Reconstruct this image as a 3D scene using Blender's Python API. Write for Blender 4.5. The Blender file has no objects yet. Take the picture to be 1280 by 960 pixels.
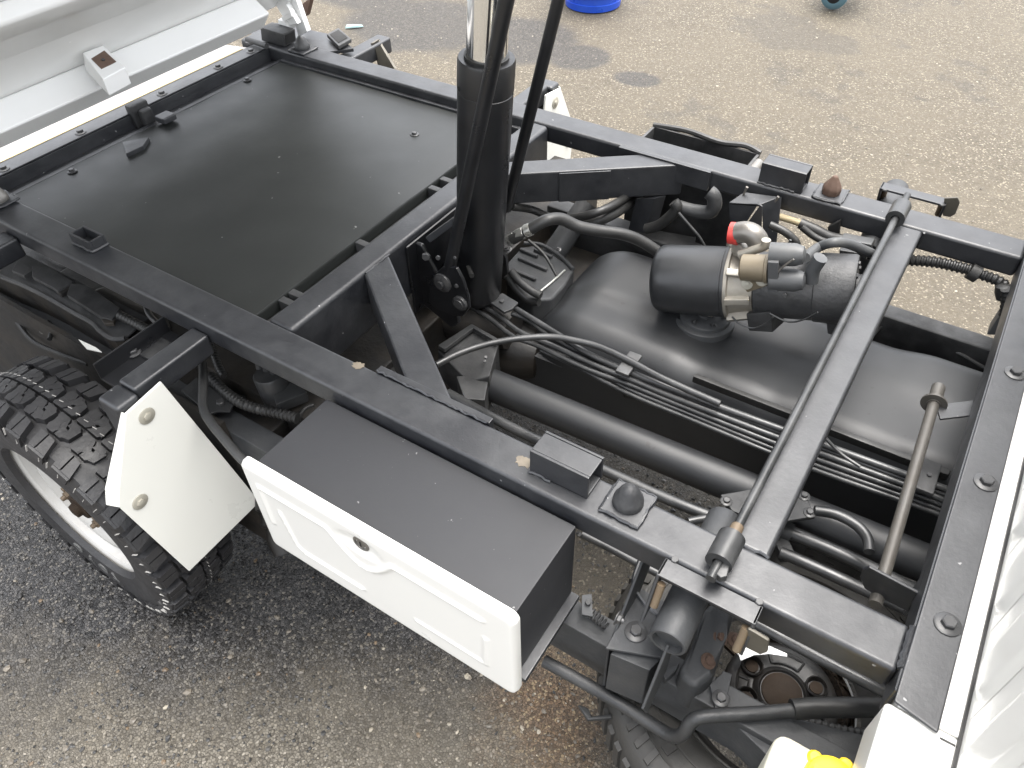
import bpy, bmesh, math, random
from mathutils import Vector, Matrix, noise
random.seed(7)
scene = bpy.context.scene
COL = scene.collection
S = 0.77            # metres per working unit (u); u-origin is the top of the dump frame rails below the camera
GZ = 0.88           # rail top above the ground, in u
def W(p): return Vector((p[0] * S, p[1] * S, (p[2] + GZ) * S))

# ------------------------------------------------------------------ camera, sky, sun, exposure
cam = bpy.data.cameras.new('camera'); co = bpy.data.objects.new('camera', cam); COL.objects.link(co)
cam.sensor_width = 36; cam.lens = 36 * 961.82 / 1280; cam.clip_start = 0.02; cam.clip_end = 2000
Rm = Matrix(((0.84000818, -0.37310944, 0.39392335), (0.54220163, 0.60413284, -0.58398707), (-0.02009095, 0.7041398, 0.70977707)))
co.matrix_world = Matrix.Translation(W((0, 0, 1))) @ Rm.to_4x4()
scene.camera = co
SUN_EL, SUN_AZ = math.radians(80), math.radians(65)     # azimuth in the xy plane, from +x
wd = bpy.data.worlds.new('World'); scene.world = wd; wd.use_nodes = True
nt = wd.node_tree; bg = nt.nodes['Background']
sky = nt.nodes.new('ShaderNodeTexSky'); sky.sky_type = 'NISHITA'; sky.sun_disc = False
sky.sun_elevation = SUN_EL; sky.sun_rotation = math.pi / 2 - SUN_AZ
sky.air_density = 1.0; sky.dust_density = 4.0; sky.ozone_density = 1.0
hs = nt.nodes.new('ShaderNodeHueSaturation'); hs.inputs['Saturation'].default_value = .20; nt.links.new(sky.outputs[0], hs.inputs['Color'])   # bright thin overcast: hardly blue
nt.links.new(hs.outputs[0], bg.inputs[0]); bg.inputs[1].default_value = 0.15
sl = bpy.data.lights.new('sun', 'SUN'); sl.energy = 1.5; sl.angle = math.radians(60); sl.color = (1.0, 0.95, 0.88)
so = bpy.data.objects.new('sun', sl); COL.objects.link(so)
sd = Vector((math.cos(SUN_EL) * math.cos(SUN_AZ), math.cos(SUN_EL) * math.sin(SUN_AZ), math.sin(SUN_EL)))
so.rotation_euler = sd.to_track_quat('Z', 'Y').to_euler(); so.location = sd * 30
scene.view_settings.view_transform = 'Standard'; scene.view_settings.look = 'None'
scene.view_settings.exposure = 2.27; scene.view_settings.gamma = 1

# ------------------------------------------------------------------ materials
def mat(name, col, rough=.5, metal=0., spec=.5, coat=0., dust=None, dust_amt=.3, dust_scale=6., bump=.0, bump_scale=80., rough_var=.12, speck=None, speck_scale=160., speck_thr=.73, trans=0., chip=None, chip_thr=.66, chip_scale=9.):
    m = bpy.data.materials.new(name); m.use_nodes = True
    N = m.node_tree.nodes; L = m.node_tree.links; b = N['Principled BSDF']
    b.inputs['Metallic'].default_value = metal; b.inputs['Specular IOR Level'].default_value = spec
    b.inputs['Coat Weight'].default_value = coat; b.inputs['Coat Roughness'].default_value = .12
    if trans:
        b.inputs['Subsurface Weight'].default_value = trans; b.inputs['Subsurface Radius'].default_value = (.02, .02, .015)
    tc = N.new('ShaderNodeTexCoord')
    def nz(scale, detail=4, rough_=.6, seed=0.):
        n = N.new('ShaderNodeTexNoise'); n.inputs['Scale'].default_value = scale; n.inputs['Detail'].default_value = detail; n.inputs['Roughness'].default_value = rough_
        mp = N.new('ShaderNodeMapping'); mp.inputs['Location'].default_value = (seed, seed * .7, seed * 1.3)
        L.new(tc.outputs['Object'], mp.inputs[0]); L.new(mp.outputs[0], n.inputs['Vector']); return n.outputs['Fac']
    def ramp(s, a, bb, c0=(0, 0, 0, 1), c1=(1, 1, 1, 1)):
        r = N.new('ShaderNodeValToRGB'); r.color_ramp.elements[0].position = a; r.color_ramp.elements[1].position = bb
        r.color_ramp.elements[0].color = c0; r.color_ramp.elements[1].color = c1; L.new(s, r.inputs[0]); return r.outputs[0]
    def mix(f, c1, c2, amt=1.):
        x = N.new('ShaderNodeMix'); x.data_type = 'RGBA'
        if amt != 1.:
            mm = N.new('ShaderNodeMath'); mm.operation = 'MULTIPLY'; L.new(f, mm.inputs[0]); mm.inputs[1].default_value = amt; f = mm.outputs[0]
        L.new(f, x.inputs[0])
        for i, c in ((6, c1), (7, c2)):
            if isinstance(c, tuple): x.inputs[i].default_value = (*c, 1)
            else: L.new(c, x.inputs[i])
        return x.outputs[2]
    c = tuple(col)
    if dust: c = mix(ramp(nz(dust_scale, 6, .65), .38, .72), c, tuple(dust), dust_amt)
    if speck: c = mix(ramp(nz(speck_scale, 2, .5, 3.), speck_thr, speck_thr + .03), c, tuple(speck), .8)
    if chip: c = mix(ramp(nz(chip_scale, 5, .7, 9.), chip_thr, chip_thr + .03), c, tuple(chip), 1.)
    if isinstance(c, tuple): b.inputs['Base Color'].default_value = (*c, 1)
    else: L.new(c, b.inputs['Base Color'])
    rr = ramp(nz(14, 5, .6, 5.), .3, .7, (max(rough - rough_var, .03),) * 3 + (1,), (min(rough + rough_var, 1),) * 3 + (1,))
    L.new(rr, b.inputs['Roughness'])
    if bump:
        bp = N.new('ShaderNodeBump'); bp.inputs['Strength'].default_value = bump; bp.inputs['Distance'].default_value = .002
        L.new(nz(bump_scale, 3, .6, 2.), bp.inputs['Height']); L.new(bp.outputs[0], b.inputs['Normal'])
    return m
M = {}
M['frame'] = mat('satin_black_frame_paint', (.0085, .0095, .0125), .45, spec=.8, rough_var=.09, dust=(.046, .048, .051), dust_amt=.55, dust_scale=17, bump=.12, bump_scale=160, speck=(.3, .3, .3), speck_thr=.755, speck_scale=95)
M['panel'] = mat('satin_black_panel_paint', (.011, .0125, .012), .44, spec=.5, rough_var=.03, dust=(.022, .024, .022), dust_amt=.4, dust_scale=4, bump=.03, bump_scale=160, speck=(.22, .22, .21), speck_thr=.76, speck_scale=70)
M['box'] = mat('grey_black_box_paint', (.011, .0118, .015), .60, spec=.65, dust=(.018, .019, .021), rough_var=.04, dust_amt=.4, dust_scale=5, bump=.05, bump_scale=160, speck=(.2, .2, .2), speck_thr=.735, speck_scale=120)
M['barrel'] = mat('satin_black_barrel', (.0045, .005, .006), .36, spec=.6, dust=(.04, .04, .045), dust_amt=.25, bump=.04)
M['chassis'] = mat('dusty_chassis_black', (.008, .0085, .0095), .55, spec=.6, dust=(.10, .10, .10), dust_amt=.55, dust_scale=10, bump=.25, bump_scale=120)
M['dirty'] = mat('grimy_underbody', (.011, .0105, .010), .6, dust=(.042, .032, .021), dust_amt=.6, dust_scale=12, bump=.5, bump_scale=70)
M['castblack'] = mat('painted_casting', (.020, .021, .0225), .5, dust=(.06, .06, .058), dust_amt=.5, dust_scale=12, bump=.35, bump_scale=120)
M['tank'] = mat('satin_black_tank', (.014, .0152, .017), .50, spec=.6, rough_var=.04, dust=(.028, .029, .031), dust_amt=.5, dust_scale=6, bump=.04, bump_scale=60, speck=(.006, .006, .006), speck_thr=.71, speck_scale=70)
M['pipe'] = mat('black_pipe_paint', (.010, .011, .012), .40, spec=.7, dust=(.11, .11, .11), dust_amt=.4, dust_scale=14, bump=.1)
M['rubber'] = mat('hose_rubber', (.012, .012, .012), .5, dust=(.04, .04, .038), dust_amt=.45, dust_scale=16, bump=.2)
M['tyre'] = mat('tyre_rubber', (.017, .017, .0185), .46, dust=(.042, .041, .041), dust_amt=.5, dust_scale=14, bump=.35, bump_scale=140, rough_var=.2)
M['dustygrey'] = mat('dusty_grey_black_steel', (.030, .032, .035), .58, spec=.5, dust=(.065, .066, .066), dust_amt=.6, dust_scale=14, bump=.3, bump_scale=140)
M['oldtyre'] = mat('worn_tyre_rubber', (.030, .029, .027), .6, dust=(.04, .037, .032), dust_amt=.5, dust_scale=10, bump=.3)
M['white'] = mat('white_body_paint', (.69, .685, .655), .30, coat=.4, rough_var=.03)
M['bedwhite'] = mat('white_bed_paint', (.78, .785, .775), .38, coat=.2, rough_var=.05, dust=(.70, .70, .68), dust_amt=.2, dust_scale=7, speck=(.9, .9, .9), speck_thr=.76, speck_scale=60)
M['guardwhite'] = mat('cream_white_plate', (.68, .68, .635), .38, dust=(.70, .70, .65), dust_amt=.3, dust_scale=3)
M['rim'] = mat('white_wheel_paint', (.47, .465, .445), .45, dust=(.27, .245, .21), dust_amt=.55, dust_scale=9)
M['chrome'] = mat('chromed_rod', (.82, .82, .81), .10, metal=1, rough_var=.04)
M['galv'] = mat('worn_galvanised', (.20, .195, .185), .45, metal=.7, dust=(.16, .13, .10), dust_amt=.5, dust_scale=20, bump=.2)
M['zinc'] = mat('dull_zinc_bolt', (.40, .385, .33), .5, metal=.35, dust=(.30, .27, .21), dust_amt=.5, dust_scale=30)
M['bolt'] = mat('black_bolt', (.03, .031, .033), .36, dust=(.13, .125, .12), dust_amt=.4, dust_scale=40)
M['rust'] = mat('rusty_steel', (.075, .042, .028), .7, dust=(.13, .09, .07), dust_amt=.6, dust_scale=30, bump=.6)
M['rustpad'] = mat('rust_brown_pad', (.10, .062, .045), .8, dust=(.17, .12, .09), dust_amt=.6, dust_scale=30, bump=.5)
M['alu'] = mat('cast_aluminium', (.36, .34, .30), .5, metal=.45, dust=(.20, .17, .13), dust_amt=.55, dust_scale=18, bump=.4)
M['beige'] = mat('beige_plastic', (.15, .125, .085), .5, dust=(.09, .07, .045), dust_amt=.5, dust_scale=14)
M['greyplastic'] = mat('grey_plastic', (.055, .058, .062), .5, dust=(.11, .11, .105), dust_amt=.4, dust_scale=18)
M['motor'] = mat('motor_paint', (.02, .021, .023), .5, dust=(.12, .12, .12), dust_amt=.4, dust_scale=14, bump=.45, bump_scale=150)
M['reservoir'] = mat('reservoir_paint', (.011, .012, .0135), .40, dust=(.06, .062, .065), dust_amt=.35, dust_scale=5, bump=.04)
M['red'] = mat('red_plastic_cap', (.55, .035, .03), .45, dust=(.3, .1, .08), dust_amt=.4)
M['translucent'] = mat('milky_plastic', (.66, .65, .55), .38, trans=.35, dust=(.5, .47, .36), dust_amt=.3)
M['yellow'] = mat('yellow_plastic', (.85, .58, .02), .4, dust=(.7, .45, .05), dust_amt=.3)
M['blue'] = mat('blue_plastic', (.006, .05, .42), .35, dust=(.04, .12, .5), dust_amt=.4)
M['bluedark'] = mat('dark_blue_plastic', (.004, .03, .2), .35)
M['teal'] = mat('blue_grey_rubber', (.06, .13, .16), .55, dust=(.15, .18, .18), dust_amt=.4)
M['scrap'] = mat('pale_teal_plastic', (.38, .55, .55), .5)
M['drum'] = mat('oily_black_drum', (.006, .006, .006), .52, spec=.45, dust=(.016, .011, .007), dust_amt=.55, dust_scale=12, bump=.35, bump_scale=60)
M['dullsteel'] = mat('dull_grey_steel', (.095, .09, .082), .48, metal=.3, dust=(.06, .05, .038), dust_amt=.5, dust_scale=24, bump=.2)
M['grimyshaded'] = mat('grimy_shaded_white_sill', (.26, .255, .25), .5, dust=(.10, .08, .07), dust_amt=.6, dust_scale=7)  # dirt patches over a white darkened to stand in for the bed's shade
M['flash'] = mat('pale_rubber_flash', (.35, .34, .32), .7)
M['zincbright'] = mat('bright_zinc_fitting', (.55, .55, .52), .28, metal=.85, dust=(.2, .2, .18), dust_amt=.4, dust_scale=40)
M['rustring'] = mat('rust_brown_ring', (.017, .011, .007), .75, spec=.2, dust=(.04, .026, .015), dust_amt=.5, dust_scale=20, bump=.5)
M['hole'] = mat('dark_opening', (.004, .004, .004), .8)
M['label'] = mat('paper_label', (.75, .75, .70), .5)
M['yellowtrim'] = mat('aged_sealant', (.34, .28, .17), .6)
M['tan'] = mat('bare_tan_metal', (.13, .10, .066), .55, metal=.2, dust=(.12, .08, .05), dust_amt=.6, dust_scale=40)
M['barepatch'] = mat('bare_primer', (.16, .135, .10), .6, dust=(.07, .06, .05), dust_amt=.7, dust_scale=60)
M['oxid'] = mat('pale_zinc_sheet', (.10, .093, .078), .5, metal=.3, dust=(.06, .052, .038), dust_amt=.6, dust_scale=20)

# ------------------------------------------------------------------ mesh helpers (all in u)
def v3(p): return Vector(p)
class MB:
    def __init__(s): s.bm = bmesh.new()
    def poly(s, pts):
        return s.bm.faces.new([s.bm.verts.new(p) for p in pts])
    def hexa(s, a, b):           # two matching loops -> closed solid
        A_ = [s.bm.verts.new(p) for p in a]; B_ = [s.bm.verts.new(p) for p in b]; n = len(A_)
        s.bm.faces.new(A_[::-1]); s.bm.faces.new(B_)
        for i in range(n): s.bm.faces.new((A_[i], A_[(i + 1) % n], B_[(i + 1) % n], B_[i]))
        return s
    def prism(s, pts, ext):      # planar polygon pushed along a vector
        e = Vector(ext); return s.hexa([Vector(p) for p in pts], [Vector(p) + e for p in pts])
    def box(s, x0, x1, y0, y1, z0, z1):
        return s.hexa([(x0, y0, z0), (x1, y0, z0), (x1, y1, z0), (x0, y1, z0)], [(x0, y0, z1), (x1, y0, z1), (x1, y1, z1), (x0, y1, z1)])
    def beam(s, p0, p1, w, h, up=(0, 0, 1)):   # w sideways, h along up, centred
        p0, p1 = Vector(p0), Vector(p1); d = (p1 - p0).normalized(); sd_ = d.cross(Vector(up)).normalized(); u = sd_.cross(d).normalized()
        c = [(-w / 2, -h / 2), (w / 2, -h / 2), (w / 2, h / 2), (-w / 2, h / 2)]
        return s.hexa([p0 + sd_ * a + u * b for a, b in c], [p1 + sd_ * a + u * b for a, b in c])
    def lathe(s, p0, ax, prof, n=24, cap=True):   # prof = [(t along axis, r)]
        p0 = Vector(p0); d = Vector(ax).normalized(); a = d.orthogonal().normalized(); b = d.cross(a)
        rings = []
        for t, r in prof:
            rings.append([s.bm.verts.new(p0 + d * t + (a * math.cos(2 * math.pi * i / n) + b * math.sin(2 * math.pi * i / n)) * r) for i in range(n)])
        for q in range(len(rings) - 1):
            for i in range(n):
                j = (i + 1) % n
                s.bm.faces.new((rings[q][i], rings[q][j], rings[q + 1][j], rings[q + 1][i]))
        if cap:
            s.bm.faces.new(rings[0][::-1]); s.bm.faces.new(rings[-1])
        return s
    def cyl(s, p0, p1, r, r1=None, n=20):
        p0, p1 = Vector(p0), Vector(p1); L_ = (p1 - p0).length
        return s.lathe(p0, p1 - p0, [(0, r), (L_, r if r1 is None else r1)], n)
    def ring(s, p0, ax, r0, r1, t, n=24):     # washer / pipe of finite wall
        p0 = Vector(p0); d = Vector(ax).normalized()
        pr = [(0, r0), (0, r1), (t, r1), (t, r0), (0, r0)]
        return s.lathe(p0, d, pr, n, cap=False)
    def tube(s, pts, r, n=10, sub=6, rfun=None, smooth=True):
        P = [Vector(p) for p in pts]
        if smooth and len(P) > 2:
            Q = []
            for i in range(len(P) - 1):
                a = P[max(i - 1, 0)]; b = P[i]; c = P[i + 1]; d = P[min(i + 2, len(P) - 1)]
                for k in range(sub):
                    t = k / sub
                    Q.append(.5 * ((2 * b) + (c - a) * t + (2 * a - 5 * b + 4 * c - d) * t * t + (3 * b - a - 3 * c + d) * t ** 3))
            Q.append(P[-1]); P = Q
        if rfun:     # resample for corrugation
            Ls = [0]
            for i in range(1, len(P)): Ls.append(Ls[-1] + (P[i] - P[i - 1]).length)
            st = rfun[0] / 4; m_ = max(int(Ls[-1] / st), 2); Q = []; k = 0
            for i in range(m_ + 1):
                t = min(i * st, Ls[-1] - 1e-6)
                while k < len(Ls) - 2 and Ls[k + 1] < t: k += 1
                f = (t - Ls[k]) / max(Ls[k + 1] - Ls[k], 1e-9); Q.append(P[k].lerp(P[k + 1], f))
            P = Q
        prev = None; rings = []
        for i, p in enumerate(P):
            d = (P[min(i + 1, len(P) - 1)] - P[max(i - 1, 0)]).normalized()
            if prev is None: a = d.orthogonal().normalized()
            else:
                a = (prev - d * prev.dot(d)).normalized()
            prev = a; b = d.cross(a)
            rr = r
            if rfun: rr = r * (1 if i % 4 < 2 else rfun[1])
            rings.append([s.bm.verts.new(p + (a * math.cos(2 * math.pi * j / n) + b * math.sin(2 * math.pi * j / n)) * rr) for j in range(n)])
        for q in range(len(rings) - 1):
            for i in range(n):
                j = (i + 1) % n; s.bm.faces.new((rings[q][i], rings[q][j], rings[q + 1][j], rings[q + 1][i]))
        s.bm.faces.new(rings[0][::-1]); s.bm.faces.new(rings[-1]); return s
    def spring(s, p0, p1, R_, r, turns, n=6):
        p0, p1 = Vector(p0), Vector(p1); d = (p1 - p0).normalized(); a = d.orthogonal().normalized(); b = d.cross(a)
        k = turns * 10
        return s.tube([p0.lerp(p1, i / k) + (a * math.cos(i * .2 * math.pi) + b * math.sin(i * .2 * math.pi)) * R_ for i in range(k + 1)], r, n, smooth=False)
    def mesh(s, name, bevel=0., seg=2, ang=30., smooth=True, off=(0, 0, 0), lift=True):
        bm = s.bm
        bmesh.ops.recalc_face_normals(bm, faces=bm.faces)
        if bevel:
            ed = [e for e in bm.edges if len(e.link_faces) == 2 and e.calc_face_angle(0) > math.radians(ang)]
            try: bmesh.ops.bevel(bm, geom=ed, offset=bevel, offset_type='OFFSET', segments=seg, profile=.5, affect='EDGES', clamp_overlap=True)
            except Exception: pass
        o_ = Vector(off)
        for v in bm.verts:
            v.co = (v.co - o_) * S
            if lift: v.co.z += GZ * S
        for e in bm.edges:
            if len(e.link_faces) == 2 and e.calc_face_angle(0) > math.radians(42): e.smooth = False
        for f in bm.faces: f.smooth = smooth
        me = bpy.data.meshes.new(name); bm.to_mesh(me); bm.free(); return me
    def build(s, name, m, parent=None, bevel=0., seg=2, ang=30., wn=True, smooth=True):
        me = s.mesh(name, bevel, seg, ang, smooth); me.materials.append(M[m] if isinstance(m, str) else m)
        o = bpy.data.objects.new(name, me); COL.objects.link(o); o.parent = parent
        if wn and bevel:
            w = o.modifiers.new('wn', 'WEIGHTED_NORMAL'); w.keep_sharp = True; w.weight = 80
        return o
def root(name, label, cat, loc=(0, 0, 0), group=None):
    o = bpy.data.objects.new(name, None); COL.objects.link(o); o.location = loc; o.empty_display_size = .2
    o['label'] = label; o['category'] = cat
    if group: o['group'] = group
    return o
# shared bolt meshes (unit radius = 1 u, axis +z)
def bolt_mesh(name, m, flange=True, hexr=1., hgt=.75, fl=1.75, stud=0.):
    b = MB()
    if flange: b.lathe((0, 0, 0), (0, 0, 1), [(0, fl), (.16, fl), (.3, fl * .86)], 18)
    z0 = .25 if flange else 0
    b.lathe((0, 0, z0), (0, 0, 1), [(0, hexr), (hgt * .82, hexr), (hgt, hexr * .84)], 6)
    if stud: b.lathe((0, 0, z0 + hgt - .05), (0, 0, 1), [(0, hexr * .5), (stud, hexr * .5), (stud + .15, hexr * .4)], 10)
    me = b.mesh(name, lift=False); me.materials.append(M[m]); return me
BOLT = {'black': bolt_mesh('flange_bolt', 'bolt'), 'zinc': bolt_mesh('zinc_bolt', 'zinc', True, 1., .45, 2.0), 'nut': bolt_mesh('black_nut', 'bolt', True, 1., .8, 1.5, .5),
        'plain': bolt_mesh('plain_bolt', 'bolt', False), 'rusty': bolt_mesh('rusty_nut', 'rust', False, 1., .9, 1., .6), 'rustbolt': bolt_mesh('rust_bolt', 'rust', True, 1., .8, 1.7)}
def bolt(parent, p, nrm=(0, 0, 1), r=.008, kind='black', name='bolt', spin=None):
    o = bpy.data.objects.new(name, BOLT[kind]); COL.objects.link(o); o.parent = parent
    q = Vector(nrm).normalized().to_track_quat('Z', 'Y').to_matrix() @ Matrix.Rotation(random.random() * 1.05 if spin is None else spin, 3, 'Z')
    o.matrix_local = Matrix.Translation(W(p)) @ q.to_4x4() @ Matrix.Scale(r, 4)
    return o
def mir(p): return (p[0], 2.4335 - p[1], p[2])
def smooth01(t): t = max(0., min(1., t)); return t * t * (3 - 2 * t)

# ================================================================== the ground
def ground_material():
    m = bpy.data.materials.new('asphalt'); m.use_nodes = True; N = m.node_tree.nodes; L = m.node_tree.links; b = N['Principled BSDF']
    geo = N.new('ShaderNodeNewGeometry')
    def noise_(scale, detail=5, rough_=.6, off=0.):
        n = N.new('ShaderNodeTexNoise'); n.inputs['Scale'].default_value = scale; n.inputs['Detail'].default_value = detail; n.inputs['Roughness'].default_value = rough_
        mp = N.new('ShaderNodeMapping'); mp.inputs['Location'].default_value = (off, off * .6, off * .3); L.new(geo.outputs['Position'], mp.inputs[0]); L.new(mp.outputs[0], n.inputs['Vector']); return n.outputs['Fac']
    def math_(op, a, bb=None, clamp=False):
        x = N.new('ShaderNodeMath'); x.operation = op; x.use_clamp = clamp
        for i, q in enumerate((a, bb)):
            if q is None: continue
            if isinstance(q, (int, float)): x.inputs[i].default_value = q
            else: L.new(q, x.inputs[i])
        return x.outputs[0]
    def ramp(s, st):
        r = N.new('ShaderNodeValToRGB'); e = r.color_ramp.elements
        while len(e) < len(st): e.new(.5)
        for i, (p, c) in enumerate(st):
            e[i].position = p; e[i].color = (*c, 1) if isinstance(c, tuple) else (c, c, c, 1)
        L.new(s, r.inputs[0]); return r.outputs[0]
    def mix(f, c1, c2):
        x = N.new('ShaderNodeMix'); x.data_type = 'RGBA'; L.new(f, x.inputs[0])
        for i, c in ((6, c1), (7, c2)):
            if isinstance(c, tuple): x.inputs[i].default_value = (*c, 1)
            else: L.new(c, x.inputs[i])
        return x.outputs[2]
    # aggregate stones
    vo = N.new('ShaderNodeTexVoronoi'); vo.inputs['Scale'].default_value = 190; vo.inputs['Randomness'].default_value = 1.; L.new(geo.outputs['Position'], vo.inputs['Vector'])
    vd = N.new('ShaderNodeTexVoronoi'); vd.feature = 'DISTANCE_TO_EDGE'; vd.inputs['Scale'].default_value = 190; L.new(geo.outputs['Position'], vd.inputs['Vector'])
    sp = N.new('ShaderNodeSeparateColor'); L.new(vo.outputs['Color'], sp.inputs[0])
    stone = ramp(sp.outputs[0], [(0, (.052, .043, .029)), (.45, (.070, .058, .040)), (.86, (.098, .083, .060)), (.96, (.24, .21, .16))])
    gap = ramp(vd.outputs['Distance'], [(.0, .25), (.09, 1.)])
    df = N.new('ShaderNodeVectorMath'); df.operation = 'SUBTRACT'; L.new(geo.outputs['Position'], df.inputs[0]); L.new(vo.outputs['Position'], df.inputs[1])
    rv = N.new('ShaderNodeVectorMath'); rv.operation = 'SUBTRACT'; L.new(vo.outputs['Color'], rv.inputs[0]); rv.inputs[1].default_value = (.5, .5, .5)
    dt = N.new('ShaderNodeVectorMath'); dt.operation = 'DOT_PRODUCT'; L.new(df.outputs[0], dt.inputs[0]); L.new(rv.outputs[0], dt.inputs[1]); tilt = dt.outputs['Value']
    wetstone = ramp(sp.outputs[1], [(0, (.012, .0117, .012)), (.55, (.030, .0285, .029)), (.86, (.050, .047, .0445)), (.98, (.10, .09, .075))])
    sx = N.new('ShaderNodeSeparateXYZ'); L.new(geo.outputs['Position'], sx.inputs[0])
    # dry dusty beige asphalt with darker bald patches
    big = noise_(1.1, 6, .62, 3.); mid = noise_(6., 5, .65, 1.)
    dry = mix(gap, (.045, .038, .029), stone)
    dust = ramp(noise_(2.2, 6, .7, 8.), [(.36, 0.), (.56, 1.)])
    dry = mix(math_('MULTIPLY', dust, .45), dry, (.092, .077, .054))
    bald = ramp(math_('ADD', math_('MULTIPLY', big, .7), math_('MULTIPLY', mid, .3)), [(.535, 0.), (.565, 1.)])
    bald = math_('MULTIPLY', bald, .45); bn = math_('MULTIPLY', math_('SUBTRACT', noise_(3.2, 6, .66, 21.), .5), .55)
    for bx_, by_, ax_, ay_ in ((-2.56, 3.10, .50, .42), (-2.03, 3.16, .34, .34), (-1.69, 3.13, .17, .17), (-1.36, 3.05, .13, .09), (-3.1, 3.3, .4, .3)):
        qx = math_('DIVIDE', math_('SUBTRACT', sx.outputs['X'], bx_), ax_); qy = math_('DIVIDE', math_('SUBTRACT', sx.outputs['Y'], by_), ay_)
        q = math_('ADD', math_('SQRT', math_('ADD', math_('MULTIPLY', qx, qx), math_('MULTIPLY', qy, qy))), bn)
        bald = math_('MAXIMUM', bald, ramp(q, [(.72, 1.), (.92, 0.)]))
    dry = mix(math_('MULTIPLY', bald, .80), dry, mix(gap, (.022, .020, .018), wetstone))
    wet = mix(gap, (.008, .008, .008), wetstone)
    # damp area that reaches round the near side of the truck
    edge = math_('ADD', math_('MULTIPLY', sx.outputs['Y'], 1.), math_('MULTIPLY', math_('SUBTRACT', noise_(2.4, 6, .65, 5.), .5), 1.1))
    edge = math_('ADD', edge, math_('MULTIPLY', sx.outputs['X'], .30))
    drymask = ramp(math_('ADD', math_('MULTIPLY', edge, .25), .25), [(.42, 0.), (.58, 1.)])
    # dry apron nearest the photographer
    dd = math_('SUBTRACT', math_('MULTIPLY', math_('ADD', sx.outputs['X'], 1.2), .53), math_('MULTIPLY', math_('SUBTRACT', sx.outputs['Y'], .02), .85))
    dd = math_('ADD', dd, math_('MULTIPLY', math_('SUBTRACT', noise_(5., 6, .68, 2.), .5), .42))
    tongue = ramp(math_('ADD', dd, .3), [(.20, 0.), (.46, 1.)])
    dry_or_lightened = math_('MAXIMUM', drymask, math_('MULTIPLY', tongue, .92))
    dry = mix(math_('MULTIPLY', tongue, .55), dry, mix(gap, (.07, .062, .05), ramp(sp.outputs[2], [(0, (.08, .072, .059)), (.6, (.15, .136, .112)), (.93, (.24, .22, .185)), (.98, (.36, .33, .28))])))
    # brown ground below the truck, colour lightened in place of fill light
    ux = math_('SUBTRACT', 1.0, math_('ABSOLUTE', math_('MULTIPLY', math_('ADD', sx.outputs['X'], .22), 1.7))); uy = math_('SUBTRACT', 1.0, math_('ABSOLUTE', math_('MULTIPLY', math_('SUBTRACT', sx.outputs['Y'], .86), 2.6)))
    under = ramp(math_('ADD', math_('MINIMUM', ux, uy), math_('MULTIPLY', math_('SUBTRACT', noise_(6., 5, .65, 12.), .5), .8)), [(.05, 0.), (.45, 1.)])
    dry_or_lightened = math_('MAXIMUM', dry_or_lightened, math_('MULTIPLY', under, .75))
    col = mix(dry_or_lightened, wet, dry)
    ox = math_('SUBTRACT', sx.outputs['X'], -.27); oy = math_('SUBTRACT', sx.outputs['Y'], .50)
    orr = math_('ADD', math_('SQRT', math_('ADD', math_('MULTIPLY', ox, ox), math_('MULTIPLY', oy, oy))), math_('MULTIPLY', math_('SUBTRACT', noise_(9., 4, .6, 4.), .5), .25))
    rustst = ramp(orr, [(.05, 1.), (.17, 0.)])
    col = mix(math_('MULTIPLY', rustst, .55), col, mix(gap, (.03, .017, .008), ramp(sp.outputs[1], [(0, (.06, .033, .014)), (.8, (.15, .08, .03)), (.97, (.28, .2, .1))])))
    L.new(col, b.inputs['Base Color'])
    ro = math_('ADD', math_('MULTIPLY', dry_or_lightened, .42), math_('ADD', math_('MULTIPLY', noise_(40., 3, .6, 6.), .30), .18))
    L.new(ro, b.inputs['Roughness']); b.inputs['Specular IOR Level'].default_value = .45
    h = math_('ADD', math_('MULTIPLY', gap, .55), math_('MULTIPLY', noise_(260., 3, .6), .6)); h = math_('ADD', h, math_('MULTIPLY', sp.outputs[2], .35)); h = math_('ADD', h, math_('MULTIPLY', tilt, 170.))
    bp = N.new('ShaderNodeBump'); bp.inputs['Strength'].default_value = .85; bp.inputs['Distance'].default_value = .004; L.new(h, bp.inputs['Height']); L.new(bp.outputs[0], b.inputs['Normal'])
    return m
M['ground'] = ground_material()
def ground_height(x, y):
    return .006 * noise.noise((x * 1.7, y * 1.7, 0)) + .0022 * noise.noise((x * 9, y * 9, 3)) - .004
def make_ground():
    bm = bmesh.new()
    xs = [-1500, -300, -60, -14] + [-6 + i * .1 for i in range(0, 76)] + [4, 14, 60, 300, 1500]
    ys = [-1500, -300, -60, -10, -3] + [-.8 + i * .1 for i in range(0, 62)] + [7, 10, 20, 60, 300, 1500]
    g = [[bm.verts.new((x, y, ground_height(x, y) if -6 <= x <= 1.6 and -.8 <= y <= 5.4 else -.004)) for x in xs] for y in ys]
    for j in range(len(ys) - 1):
        for i in range(len(xs) - 1): bm.faces.new((g[j][i], g[j][i + 1], g[j + 1][i + 1], g[j + 1][i]))
    for f in bm.faces: f.smooth = True
    me = bpy.data.meshes.new('ground'); bm.to_mesh(me); bm.free(); me.materials.append(M['ground'])
    o = bpy.data.objects.new('ground', me); COL.objects.link(o); o['kind'] = 'structure'; return o
make_ground()

# ================================================================== the truck
TLOC = Vector((-.95 * S, 1.217 * S, 0))
T = root('dump_truck', 'white small dump truck with its bed raised, showing the black frame, hoist and tool box', 'truck', (0, 0, 0))
RZ0 = -.052
# ---- side rails
for nm, (ya, yb) in (('side_rail', (.640, .7185)), ('side_rail', (1.715, 1.7935))):
    MB().box(-2.22, .17, ya, yb, RZ0, 0).build(nm, 'frame', T, bevel=.008, seg=3)
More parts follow.
